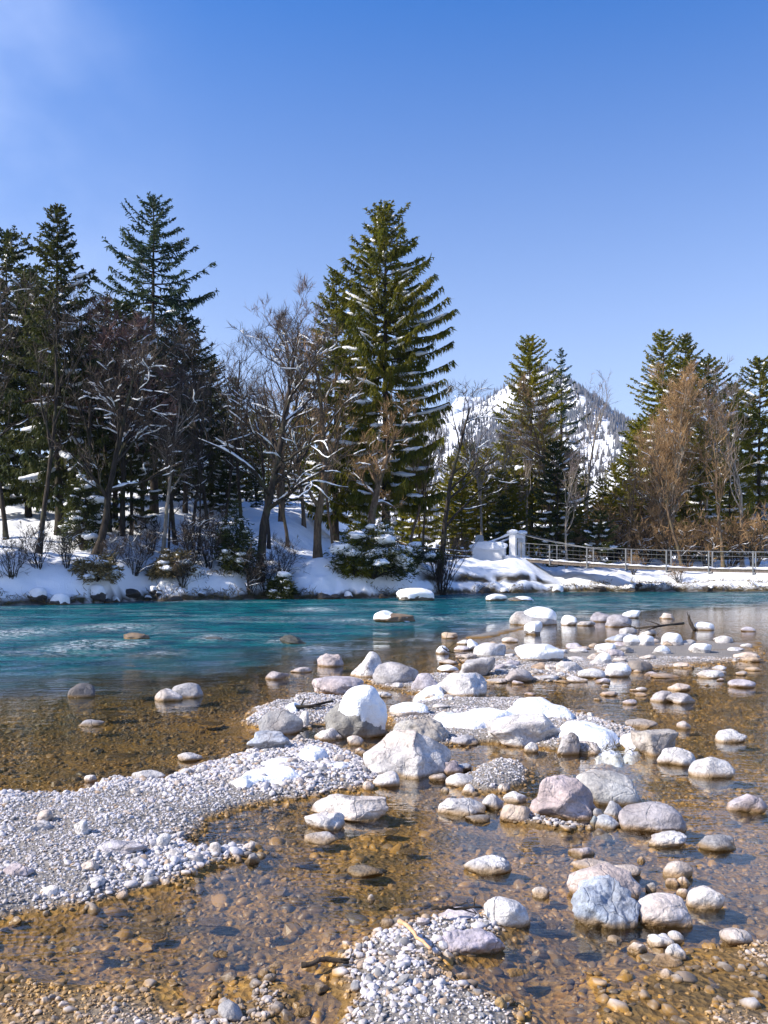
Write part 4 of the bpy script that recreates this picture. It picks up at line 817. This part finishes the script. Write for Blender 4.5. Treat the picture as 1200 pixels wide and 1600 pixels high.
def bare(seed, H, r0, spread=.5, first=.25, limbs=13, sub=6, sub2=5, twigs=7, up=.35, lean=(0, 0), bark=None, twig=None, snow=.5, tw_len=.55, tw_w=.022, stems=1, limb_len=.42, snow_r=1.0):
    g = np.random.default_rng(seed); T = MB(); S = MB(); P0, Dd, Ll = [], [], []
    def path(p, d, L, n, wander, tropism):
        pts = [p]; d = d/np.linalg.norm(d)
        for _ in range(n):
            d = d+g.normal(0, wander, 3)+np.array([0, 0, tropism]); d /= np.linalg.norm(d); p = p+d*L/n; pts.append(p)
        return np.array(pts)
    def side(d, ang):
        a = g.normal(size=3); a -= d*(a@d); a /= np.linalg.norm(a)+1e-9; return d*math.cos(ang)+a*math.sin(ang)
    def snowy(pts, rad, prob):
        n = len(pts)
        if n < 4 or g.uniform() > prob: return
        d = pts[-1]-pts[0]; d = d/np.linalg.norm(d)
        if abs(d[2]) > .62: return
        i0 = g.integers(0, max(1, n//3)); i1 = min(n, i0+g.integers(4, 8))
        sp = pts[i0:i1]
        if len(sp) < 3: return
        u = np.linspace(0, 1, 10); w = np.linspace(0, 1, len(sp)); q = np.column_stack([np.interp(u, w, sp[:, k]) for k in range(3)])
        rr = np.interp(u, w, rad[i0:i1]); q[:, 2] += rr*.9
        S.tube(q, (rr*.65+.014*snow_r)*np.sin(np.linspace(.15, 2.99, 10))**.4*g.uniform(.55, 1.35, 10), 4)
    def grow(p, d, L, r, lev):
        n = (9, 7, 6, 4)[lev]; pts = path(p, d, L, n, (.07, .16, .20, .22)[lev], (.02, .05*up*2, .05*up*2, .04)[lev])
        rad = r*np.linspace(1, (.25, .3, .35, .4)[lev], n+1)
        if lev == 0: rad[0] *= 1.35
        T.tube(pts, rad, (9, 6, 4, 3)[lev], False)
        if lev > 0: snowy(pts, rad, snow*(0, 1, .85, .45)[lev])
        if lev < 3:
            c = (limbs, sub, sub2)[lev]; c = int(c*g.uniform(.8, 1.25))
            for k_ in range(c):
                t = first+(1-first)*(k_+g.uniform(0, 1))/c if lev == 0 else g.uniform(.2, 1)
                q = np.array([np.interp(t, np.linspace(0, 1, n+1), pts[:, a]) for a in range(3)]); i = min(int(t*n), n-1)
                dd = pts[i+1]-pts[i]; dd /= np.linalg.norm(dd); rr = np.interp(t, np.linspace(0, 1, n+1), rad)
                nd = side(dd, g.uniform(.55, 1.15)*(spread*2) if lev == 0 else g.uniform(.4, .95)); nd[2] += up*.5
                ll = L*(limb_len*(1.15-.6*t) if lev == 0 else .52*(1.2-.5*t))*g.uniform(.7, 1.2)
                grow(q, nd, ll, max(rr*(.62 if lev == 0 else .6), .006), lev+1)
        if lev >= 2:
            m = twigs if lev == 3 else twigs//2
            u = g.uniform(.15, 1, m); q = np.column_stack([np.interp(u, np.linspace(0, 1, n+1), pts[:, a]) for a in range(3)])
            dd = pts[-1]-pts[0]; dd /= np.linalg.norm(dd); D = dd[None]+g.normal(0, .55, (m, 3))+np.array([0, 0, up*.6])
            P0.append(q); Dd.append(D); Ll.append(tw_len*g.uniform(.4, 1.3, m))
    if stems == 1: grow(np.array([0, 0, -.25]), np.array([lean[0], lean[1], 1.]), H, r0, 0)
    else:
        for k_ in range(stems):
            a = g.uniform(0, 6.28); o = g.uniform(0, .16)*spread*2
            grow(np.array([math.cos(a)*o, math.sin(a)*o, -.15]), np.array([math.cos(a)*spread*g.uniform(.2, 1)+lean[0], math.sin(a)*spread*g.uniform(.2, 1)+lean[1], 1.]), H*g.uniform(.6, 1.05), r0*g.uniform(.6, 1.1), 0 if stems < 4 else 1)
    W = MB(); W.ribbons(np.concatenate(P0), np.concatenate(Dd), np.concatenate(Ll), tw_w, .6, g)
    return (T.mesh('trunk', bark or M_BARK), W.mesh('twigs', twig or M_TWIG, False), S.mesh('snow_load', M_SNOW) if S.n else None)
BN = ('trunk', 'twigs', 'snow_load')
def put_bare(px, ptop, Y, label, seed, r0, cat='tree', name='bare_tree', group=None, **k):
    x, y, z = at(px, Y); H = hgt(ptop, Y, z)
    return plant(name, bare(seed, H, r0, **k), BN, label, cat, (x, y, z), group)
put_bare(497, 580, 46.2, 'bare brown tree on the snow bank lip with snowy forked limbs', 101, .24, lean=(.03, .02), spread=.45, first=.22, limbs=10, sub=5, sub2=4, twigs=5, snow=.8, twig=M_TWIG, up=.5, snow_r=1.6)
put_bare(575, 640, 47.5, 'leaning bare tree before the tallest spruce with thick snow on its boughs', 102, .27, lean=(.10, 0), spread=.5, first=.35, limbs=12, sub=5, twigs=7, snow=.95, twig=M_TWIG, up=.5, snow_r=2.0, limb_len=.34)
put_bare(684, 628, 50.5, 'crooked dark bare tree right of the tallest spruce', 103, .19, lean=(.12, 0), spread=.45, first=.3, limbs=10, sub=4, sub2=4, twigs=5, snow=.75, bark=M_BARKD, twig=M_TWIGD, up=.4, snow_r=1.5)
put_bare(405, 500, 43.5, 'dark bare tree with a long snow laden limb over the river bank', 104, .24, lean=(.03, 0), spread=.5, first=.25, limbs=15, snow=.95, bark=M_BARKD, twig=M_TWIGD, snow_r=2.0, up=.35)
put_bare(440, 496, 56, 'grey bare tree with a fine twiggy crown behind the dark wood edge', 105, .2, spread=.35, first=.3, limbs=14, snow=.3, twig=M_TWIGG, twigs=9, up=.7)
put_bare(1040, 640, 64, 'broad tan bare tree with dense upright twigs by the footbridge', 106, .2, spread=.3, first=.12, limbs=18, snow=.35, bark=M_BARKP, twig=M_TWIG, twigs=11, up=.9, stems=3)
put_bare(907, 640, 68, 'pale grey bare tree with feathery crown behind the bridge deck', 107, .16, spread=.3, first=.25, limbs=10, sub=5, sub2=4, snow=.35, bark=M_BARKP, twig=M_TWIGG, twigs=5, up=.7)
put_bare(148, 560, 41, 'black leaning bare tree at the shaded bank with snowy forks', 108, .2, lean=(.16, 0), spread=.5, first=.3, limbs=13, snow=.95, bark=M_BARKD, twig=M_TWIGD, snow_r=2.2)
put_bare(250, 600, 43, 'slender pale bare tree rising from the shaded bank', 109, .12, lean=(.10, 0), spread=.35, first=.4, limbs=11, snow=.5, bark=M_BARKP, twig=M_TWIGD, snow_r=1.3)
put_bare(190, 520, 45, 'reddish bare tree tangled before the tall open spruce', 110, .16, lean=(.02, 0), spread=.45, first=.3, limbs=15, snow=.7, bark=M_BARKD, twig=mat_plain('twig_red', (.12, .06, .05), (.18, .10, .085), 2, .85, .002), twigs=9, snow_r=1.6)
put_bare(862, 640, 64, 'brown bare tree over the bridge head with snowy twigs', 111, .15, spread=.35, first=.3, limbs=14, snow=.5, twig=M_TWIG, twigs=8, up=.6)
bt = [bare(120+i, 13, .16, spread=.38, first=.35, limbs=12, snow=.2, bark=(M_BARK, M_BARKP, M_BARKD)[i], twig=(M_TWIG, M_TWIGG, M_TWIGD)[i], sub=5, sub2=4, twigs=5, up=.6, tw_len=.7) for i in range(3)]
for i, (px, pt, Y) in enumerate([(755, 662, 64), (774, 690, 68), (820, 700, 70), (960, 725, 74), (885, 720, 60), (1100, 640, 66), (1160, 620, 62), (730, 720, 80)]):
    put_copy(bt[1], BN, px, pt, Y, 13, 'bare_tree', 'pale trunked bare tree', 'tree', 'pale trunked trees', i*1.9)
for i, (px, pt, Y) in enumerate([(475, 560, 60), (520, 660, 52), (640, 660, 60), (450, 620, 50), (660, 700, 66), (980, 720, 62), (1065, 680, 60), (840, 700, 66), (1130, 650, 60)]):
    put_copy(bt[0], BN, px, pt, Y, 13, 'bare_tree', 'brown bare tree', 'tree', 'brown bare trees', i*2.3)
for i, (px, pt, Y) in enumerate([(275, 560, 47), (300, 600, 50), (325, 560, 52), (350, 620, 48), (170, 500, 46), (225, 540, 49), (130, 480, 42), (380, 560, 52), (60, 500, 40), (10, 520, 42), (-40, 460, 40), (420, 610, 48), (265, 700, 44), (310, 690, 45)]):
    put_copy(bt[2], BN, px, pt, Y, 13, 'bare_tree', 'dark bare tree', 'tree', 'dark bare trees', i*2.7)

# ------------------------------------------------------------------ bushes
def bush(seed, w, h, needle, snow=.7, clumps=46, wid=.05):
    g = np.random.default_rng(seed); Cn = MB(); S = MB(); St = MB(); P0, D, L = [], [], []
    U, T = ico(2)
    for _ in range(clumps):
        a = g.uniform(0, 6.28); rr = math.sqrt(g.uniform(0, 1)); c = np.array([math.cos(a)*rr*w*.5, math.sin(a)*rr*w*.42, h*g.uniform(.12, 1)*(1-.65*rr*rr)])
        n = 62; q = c+g.normal(0, 1, (n, 3))*[w*.085, w*.085, h*.07]; out = np.array([math.cos(a)*rr, math.sin(a)*rr, .1])
        P0.append(q); D.append(out+g.normal(0, .5, (n, 3))+[0, 0, -.25]); L.append(g.uniform(.12, .34, n))
        St.tube(np.array([[0, 0, -.1], c*[.3, .3, .5], c]), [.035, .02, .008], 4, False)
        if g.uniform() < snow:
            sz = g.uniform(.06, .15)*(1+2.2*g.uniform()**3)*(w/3)**.5; V = U*(1+.28*fbm(U+g.uniform(0, 9), 1.6, 2, 3))[:, None]*[sz*1.35, sz*1.2, sz*.62]; S.add(V+c+[0, 0, h*.06], T)
    Cn.ribbons(np.concatenate(P0), np.concatenate(D), np.concatenate(L), wid, .5, g)
    return (St.mesh('stems', M_BARKD), Cn.mesh('foliage', needle, False), S.mesh('snow_load', M_SNOW) if S.n else None)
UN = ('stems', 'foliage', 'snow_load')
def put_bush(px, Y, wpx, hpx, label, seed, needle, **k):
    x, y, z = at(px, Y); return plant('evergreen_bush', bush(seed, wpx/F*Y, hpx/F*Y, needle, **k), UN, label, 'bush', (x, y, z-.05))
put_bush(580, 45.4, 118, 92, 'rounded evergreen bush heaped with snow below the leaning bare tree', 201, M_NEEDLED, snow=.85, clumps=80)
put_bush(557, 45.0, 50, 90, 'pointed young evergreen beside the snow heaped bush', 202, M_NEEDLE, snow=.6)
put_bush(372, 43.0, 62, 110, 'dark ivy green bush at the foot of the snow limbed tree', 203, M_NEEDLED, snow=.35, clumps=60)
put_bush(650, 49.5, 70, 34, 'low snow buried bush by the wooden fence', 204, M_NEEDLED, snow=1.0)
put_bush(440, 42.6, 40, 46, 'small snowy bush on the bank below the brown tree', 205, M_NEEDLED, snow=.6)
put_bush(270, 41.5, 56, 40, 'low brown bush in the shade between thin trunks', 206, M_GRASS, snow=.5)
put_bush(150, 38.6, 60, 44, 'dark snowy undergrowth at the water edge under the leaning tree', 207, M_GRASS, snow=.7)
put_bush(128, 42.0, 60, 130, 'dark evergreen bush with bluish snow pads at the shaded bank', 208, M_NEEDLED, snow=.8, clumps=60)
put_bare(690, 818, 49.2, 'leafless willow shrub of fanned brown stems on the snow bank', 210, .035, cat='shrub', name='shrub', stems=26, spread=.55, bark=M_BARKD, twig=M_TWIGD, snow=0, sub=3, sub2=2, twigs=4, limbs=4, tw_len=.4)
sh = [bare(220+i, 2.6, .03, stems=16, spread=.6, bark=M_BARKD, twig=(M_TWIGD, M_TWIG)[i], snow=.6, sub=4, sub2=3, twigs=5, tw_len=.4, snow_r=.8) for i in range(2)]
for i, (px, Y, hp) in enumerate([(210, 41, 70), (300, 42.5, 80), (325, 43, 90), (345, 44, 60), (235, 44, 60), (440, 44, 60), (175, 40, 50), (105, 38.5, 60), (60, 38, 70), (20, 37, 60), (390, 42.6, 70), (415, 43, 60), (285, 40.8, 50)]):
    x, y, z = at(px, Y); plant('shrub', sh[0], BN, 'dark leafless shrub '+where(px, Y), 'shrub', (x, y, z), 'leafless shrubs '+where(px, Y), i*1.1, hp/F*Y/2.6)
for i, (px, Y, hp) in enumerate([(905, 64, 60), (940, 63, 70), (975, 63, 70), (1010, 63, 80), (1045, 62, 80), (1075, 62, 70), (1105, 62, 80), (1140, 62, 90), (1180, 61, 90), (960, 67, 100), (1020, 68, 110), (720, 64, 40), (860, 66, 60), (990, 58.5, 34), (1060, 58, 34), (925, 60, 30)]):
    x, y, z = at(px, Y); plant('shrub', sh[1], BN, 'brown leafless shrub laced with snow behind the footbridge', 'shrub', (x, y, z), 'snow laced shrubs behind the footbridge', i*1.3, hp/F*Y/2.6)

# ------------------------------------------------------------------ bank details
for i in range(30):                                # dark stones along the far waterline
    px = rng.uniform(20, 1180); x = (px-HX)/F*44; y = float(far_edge(np.array([x]))[0]); x = (px-HX)/F*y; y = float(far_edge(np.array([x]))[0])+rng.uniform(-.25, .5)
    w = rng.uniform(.3, 1.0); s = rock_shape(500+i % 8, ('angular', 'blocky')[i % 2], 2); z = tz(x, y)
    V = s[0]*[w/2, w*.4, w*rng.uniform(.22, .4)]; me = make_mesh('bank_rock', V, s[1], None, M_ROCK)
    o = link('bank_rock', me, None, 'dark wet rock at the snowy waterline of the far bank', 'rock', 'dark rocks along the far waterline', loc=(x, y, z+.08), color=(.045, .038, .03))
    if i % 2 == 0: link('snow_cap', make_mesh('snow_cap', snow_cap(V, s[1], w*.2, i, (.0, .6)), s[1], None, M_SNOW), o)
# dry grass and roots hanging over the undercut bank
n = 8000; xs = rng.uniform(-24, 30, n); ys = far_edge(xs)+np.where(rng.uniform(0, 1, n) < .55, rng.uniform(.05, .6, n), rng.uniform(1.2, 1.7, n)); zz = terrain(xs, ys)[0]
kp = fbm2(xs, ys, .5, 3, 77) > -.12; xs, ys, zz = xs[kp], ys[kp], zz[kp]; n = len(xs)
gm = MB(); gm.ribbons(np.stack([xs, ys, zz+.03], -1), np.stack([rng.normal(0, .4, n), rng.normal(-.7, .3, n), rng.normal(-.2, .5, n)], -1), rng.uniform(.15, .5, n), .03, .8)
link('bank_grass', gm.mesh('bank_grass', M_GRASS, False), None, 'dry grass and roots trailing over the undercut far bank', 'grass', kind='stuff')
# tuft under the thick snow slab
x, y = gp(935, 1170, .03); n = 260; gm = MB(); gm.ribbons(np.stack([rng.normal(0, .16, n), rng.normal(0, .04, n), np.full(n, .0)], -1), np.stack([rng.normal(0, .8, n), rng.normal(-.5, .4, n), rng.uniform(.05, .7, n)], -1), rng.uniform(.05, .16, n), .006, .9)
link('grass_tuft', gm.mesh('grass_tuft', M_GRASS, False), None, 'dry flattened grass tuft under the overhanging snow slab', 'grass', loc=(x, y, .02))

# ------------------------------------------------------------------ footbridge
A = np.array([(815-HX)/F*58.6, 58.6]); B = np.array([(1076-HX)/F*53.5, 53.5]); u = (B-A)/np.linalg.norm(B-A); pv = np.array([-u[1], u[0]]); span = 20.5
L0 = np.linalg.norm(B-A); zA, zB = 2.12, 1.49
def deck_z(s): t = s/L0; return zA+(zB-zA)*(1.45*t-.45*t*t) if t < 1.5 else zB-.02
def bp(s, off, dz): return np.array([*(A+u*s+pv*off), deck_z(s)+dz])
br = bpy.data.objects.new('footbridge', None); COL.objects.link(br); br['label'] = 'suspended steel footbridge with snowy deck leaving a white concrete bridge head'; br['category'] = 'bridge'
def bpart(name, mb, mat, smooth_=False, parent=None):
    return link(name, mb.mesh(name, mat, smooth_), parent or br)
S_ = np.linspace(0, span, 40); WD_ = .72
def beam(offs, dz, w, h, name, mat):
    mb = MB(); V = []; Q = []
    for s in S_:
        for o_, z_ in ((-w/2, -h/2), (w/2, -h/2), (w/2, h/2), (-w/2, h/2)): V.append(bp(s, offs+o_, dz+z_))
    for i in range(len(S_)-1):
        for k in range(4): Q.append([i*4+k, i*4+(k+1) % 4, i*4+4+(k+1) % 4, i*4+4+k])
    Q += [[3, 2, 1, 0], [len(V)-4, len(V)-3, len(V)-2, len(V)-1]]
    mb.add(V, None, Q); return bpart(name, mb, mat)
beam(-WD_, -.10, .10, .16, 'edge_beam', M_WOODG); beam(WD_, -.10, .10, .16, 'edge_beam', M_WOODG)
s = .05; plank_me = None
while s < span:                                    # deck boards
    p = bp(s, 0, 0); mb = MB(); 
    if plank_me is None: mb.box((0, 0, 0), (.17, 1.6, .045)); plank_me = mb.mesh('plank', M_WOODG, False)
    link('plank', plank_me, br, loc=p, rot=(0, 0, math.atan2(u[1], u[0]))); s += .19
mb = MB(); V = []; Q = []
for i, s in enumerate(np.linspace(.1, span, 120)):
    hh = .05+.035*math.sin(i*1.3)+.03*math.sin(i*.47+1)
    for o_, z_ in ((-.74, .025), (.74, .025), (.6, .03+hh), (0, .05+hh), (-.66, .03+hh*.9)): V.append(bp(s, o_, z_))
for i in range(119):
    for k in range(5): Q.append([i*5+k, i*5+(k+1) % 5, i*5+5+(k+1) % 5, i*5+5+k])
mb.add(V, None, Q); bpart('deck_snow', mb, M_SNOW, True)
for i in range(9):
    s = .25+i*2.47 if i == 0 else 2.2+(i-1)*2.46
    for side in (-1, 1):
        mb = MB(); p = bp(s, side*(WD_+.08), 0); mb.box(p+[0, 0, .42], (.075, .075, 1.35), math.atan2(u[1], u[0])); bpart('post', mb, M_STEEL)
    mb = MB(); mb.tube([bp(s, -WD_-.12, -.26), bp(s, WD_+.12, -.26)], .05, 6); bpart('cross_beam', mb, M_STEEL, True)
for side in (-1, 1):
    for k, (dz, r_) in enumerate(((1.06, .018), (.78, .006), (.52, .006), (.26, .006))):
        mb = MB(); mb.tube([bp(s, side*(WD_+.08), dz) for s in S_], r_, 6); bpart('hand_rail' if k == 0 else 'rail_wire', mb, M_STEEL, True)
    for s in np.arange(.6, span, .9):
        mb = MB(); mb.tube([bp(s, side*(WD_+.08), -.02), bp(s, side*(WD_+.08), 1.05)], .006, 3); bpart('hanger_wire', mb, M_STEEL)
    # suspension cable from the pylon head down to the rail
    mb = MB(); pts = []
    for t in np.linspace(0, 1, 14): s = -.25+t*6.2; pts.append(bp(max(s, 0), side*(WD_+.12), 0)*[1, 1, 0]+[*(u*min(s, 0)), deck_z(max(s, 0))+1.72*(1-t)**1.25+1.0*t*.98+.0])
    mb.tube(pts, .025, 6); bpart('cable', mb, M_STEEL, True)
    mb = MB(); c = A-u*.30+pv*side*(WD_+.12); mb.box((*c, zA+.55), (.42, .36, 2.3), math.atan2(u[1], u[0])); py = bpart('pylon', mb, M_CONC)
    U_, T_ = ico(2); mb = MB(); mb.add(U_*(1+.2*fbm(U_, 2, 2, side+4))[:, None]*[.38, .34, .17]+np.array([*c, zA+1.78]), T_); bpart('snow_cap', mb, M_SNOW, True, py)
    mb = MB(); e = A-u*4.2+pv*side*(WD_+.2); pts = [np.array([*(c*(1-t)+e*t), (zA+1.68)*(1-t)+(zA+.2)*t]) for t in np.linspace(0, 1, 6)]; mb.tube(pts, .05, 6); bpart('backstay', mb, M_STEEL, True)
    mb = MB(); pts = [np.array([*(c*(1-t)+e*t), (zA+1.74)*(1-t)+(zA+.26)*t]) for t in np.linspace(0.02, .85, 9)]; mb.tube(pts, .08+.03*np.sin(np.arange(9)*2.1), 6); bpart('backstay_snow', mb, M_SNOW, True)
ang = math.atan2(u[1], u[0])
mb = MB(); mb.box((*(A-u*.30), zA+1.52), (.30, 2.0, .26), ang); xb = bpart('portal_beam', mb, M_CONC)
mb = MB(); t_ = np.linspace(-1, 1, 11)[:, None]; mb.tube(np.array([*(A-u*.30), zA+1.72])+t_*np.array([*pv, 0])*1.05, .14+.05*np.sin(np.arange(11)*1.9), 7); bpart('snow_cap', mb, M_SNOW, True, xb)
mb = MB(); c = A-u*.45; mb.box((*c, zA-.75), (1.0, 2.5, 1.9), ang); bpart('abutment', mb, M_CONC)
mb = MB(); c = A-u*1.9-pv*1.1; mb.box((*c, zA+.1), (2.3, .3, 1.35), ang); wall = bpart('wing_wall', mb, M_CONC)
def lump(c, size, name, seed, parent):
    U_, T_ = ico(3); mb = MB(); V = np.sign(U_)*np.abs(U_)**.7; V = V*(1+.12*fbm(U_, 2.2, 3, seed))[:, None]*np.array(size)/2
    V = V@np.array([[math.cos(ang), math.sin(ang), 0], [-math.sin(ang), math.cos(ang), 0], [0, 0, 1]]); mb.add(V+c, T_); return bpart(name, mb, M_SNOW, True, parent)
lump(np.array([*c, zA+.84]), (2.6, .75, .6), 'snow_cap', 3, wall)

# ------------------------------------------------------------------ wooden fence, sign, driftwood
fe = bpy.data.objects.new('wooden_fence', None); COL.objects.link(fe); fe['label'] = 'low brown post and rail fence half sunk in snow left of the bridge head'; fe['category'] = 'fence'
fpts = [at(px, Y) for px, Y in ((612, 62), (648, 61), (684, 60), (722, 59.4), (758, 59))]
for (x, y, z) in fpts: mb = MB(); mb.box((x, y, z+.35), (.13, .13, 1.1), .3); po = link('post', mb.mesh('post', M_WOOD, False), fe); mb = MB(); U_, T_ = ico(2); mb.add(U_*[.13, .13, .07]+np.array([x, y, z+.93]), T_); link('snow_cap', mb.mesh('snow_cap', M_SNOW), po)
for a_, b_ in zip(fpts[:-1], fpts[1:]):
    for dz in (.32, .66):
        p = np.array(a_)+[0, -.09, dz]; q = np.array(b_)+[0, -.09, dz]; mb = MB(); mb.tube([p, (p+q)/2+[0, 0, rng.normal(0, .02)], q], .055, 7); ra = link('rail', mb.mesh('rail', M_WOOD), fe)
        mb = MB(); t = np.linspace(0, 1, 9)[:, None]; mb.tube(p*(1-t)+q*t+[0, 0, .055], .045+.02*rng.uniform(-1, 1, 9), 6); link('snow_cap', mb.mesh('snow_cap', M_SNOW), ra)
x, y, z = at(749, 60.5); sg = bpy.data.objects.new('sign_post', None); COL.objects.link(sg); sg.location = (x, y, z); sg['label'] = 'grey sign board on a thin post beside the pale trunk'; sg['category'] = 'sign'
mb = MB(); mb.tube([(0, 0, -.1), (0, 0, 1.5)], .04, 8); link('pole', mb.mesh('pole', M_STEEL), sg)
mb = MB(); a = np.linspace(0, 2*math.pi, 17)[:-1]; ring = [(.30*math.copysign(abs(math.cos(t))**.6, math.cos(t)), 1.55+.42*math.copysign(abs(math.sin(t))**.6, math.sin(t))) for t in a]
V = [(p[0], -.06, p[1]) for p in ring]+[(p[0], -.03, p[1]) for p in ring]+[(0, -.06, 1.55), (0, -.03, 1.55)]; Tq = [[i, (i+1) % 16, 16+(i+1) % 16, 16+i] for i in range(16)]; Tt = [[(i+1) % 16, i, 32] for i in range(16)]+[[16+i, 16+(i+1) % 16, 33] for i in range(16)]
mb.add(V, Tt, Tq); link('board', mb.mesh('board', M_SIGN, False), sg)
def stick(name, pix, rad, mat, label, z=.06, k=7, wob=.004, cat='stick', branches=0):
    pts = np.array([[*gp(px, py, zz_), zz_] for px, py, zz_ in pix]); t = np.linspace(0, 1, 9); s0 = np.linspace(0, 1, len(pts))
    q = np.column_stack([np.interp(t, s0, pts[:, a]) for a in range(3)])+rng.normal(0, wob, (9, 3)); mb = MB(); mb.tube(q-q[0], rad*np.linspace(1, .6, 9)*rng.uniform(.85, 1.15, 9), k)
    for _ in range(branches):
        i = rng.integers(2, 8); d = (q[-1]-q[0])/3*rng.uniform(.4, 1)+rng.normal(0, .12, 3)*np.linalg.norm(q[-1]-q[0])+[0, 0, .08*np.linalg.norm(q[-1]-q[0])]; mb.tube([q[i]-q[0], q[i]-q[0]+d*.5+rng.normal(0, .02, 3), q[i]-q[0]+d], np.array([.5, .35, .15])*rad, 5)
    return link(name, mb.mesh(name, mat), None, label, cat, loc=q[0])
stick('stick', [(625, 1436, .11), (648, 1458, .105), (671, 1482, .10)], .011, M_STICK, 'bare orange brown stick lying on the gravel by the conglomerate boulder')
stick('driftwood', [(672, 1420, .09), (710, 1418, .09), (752, 1418, .09)], .008, M_BARKD, 'thin dark driftwood twig behind the low lavender stone', branches=3)
stick('driftwood', [(455, 1105, .10), (485, 1104, .11), (520, 1096, .12)], .022, M_BARKD, 'dark driftwood branch on the pebble spit', branches=3)
stick('driftwood', [(1086, 985, .0), (1078, 972, .2), (1076, 962, .36)], .05, M_BARKD, 'dark upright driftwood snag beside the shoal', cat='driftwood', branches=4)
stick('driftwood', [(1068, 974, .2), (1020, 979, .25), (985, 983, .05)], .03, M_BARKD, 'thin driftwood branch reaching from the snag over the water', branches=4)
stick('driftwood', [(690, 1010, .3), (700, 1018, .15), (745, 1024, .05)], .012, M_BARKD, 'thin twig caught on the white blocky boulder', branches=3)
stick('driftwood', [(470, 1507, .05), (510, 1500, .05), (545, 1502, .05)], .012, M_BARKD, 'brown twig half buried in golden pebbles', branches=1)

# ------------------------------------------------------------------ air
hz, hnt = mat_new('haze'); HN = NT(hnt)
hv = HN.n('ShaderNodeVolumePrincipled', {'Color': C(.36, .58, 1.0), 'Density': .00008, 'Anisotropy': .2})
ho = HN.n('ShaderNodeOutputMaterial'); hnt.links.new(hv.outputs[0], ho.inputs['Volume'])
mb = MB(); mb.box((0, 3200, 515), (7000, 7000, 1080)); link('haze', mb.mesh('haze', hz, False), None, 'thin pale mountain air between the river and the peaks', 'haze', kind='stuff')
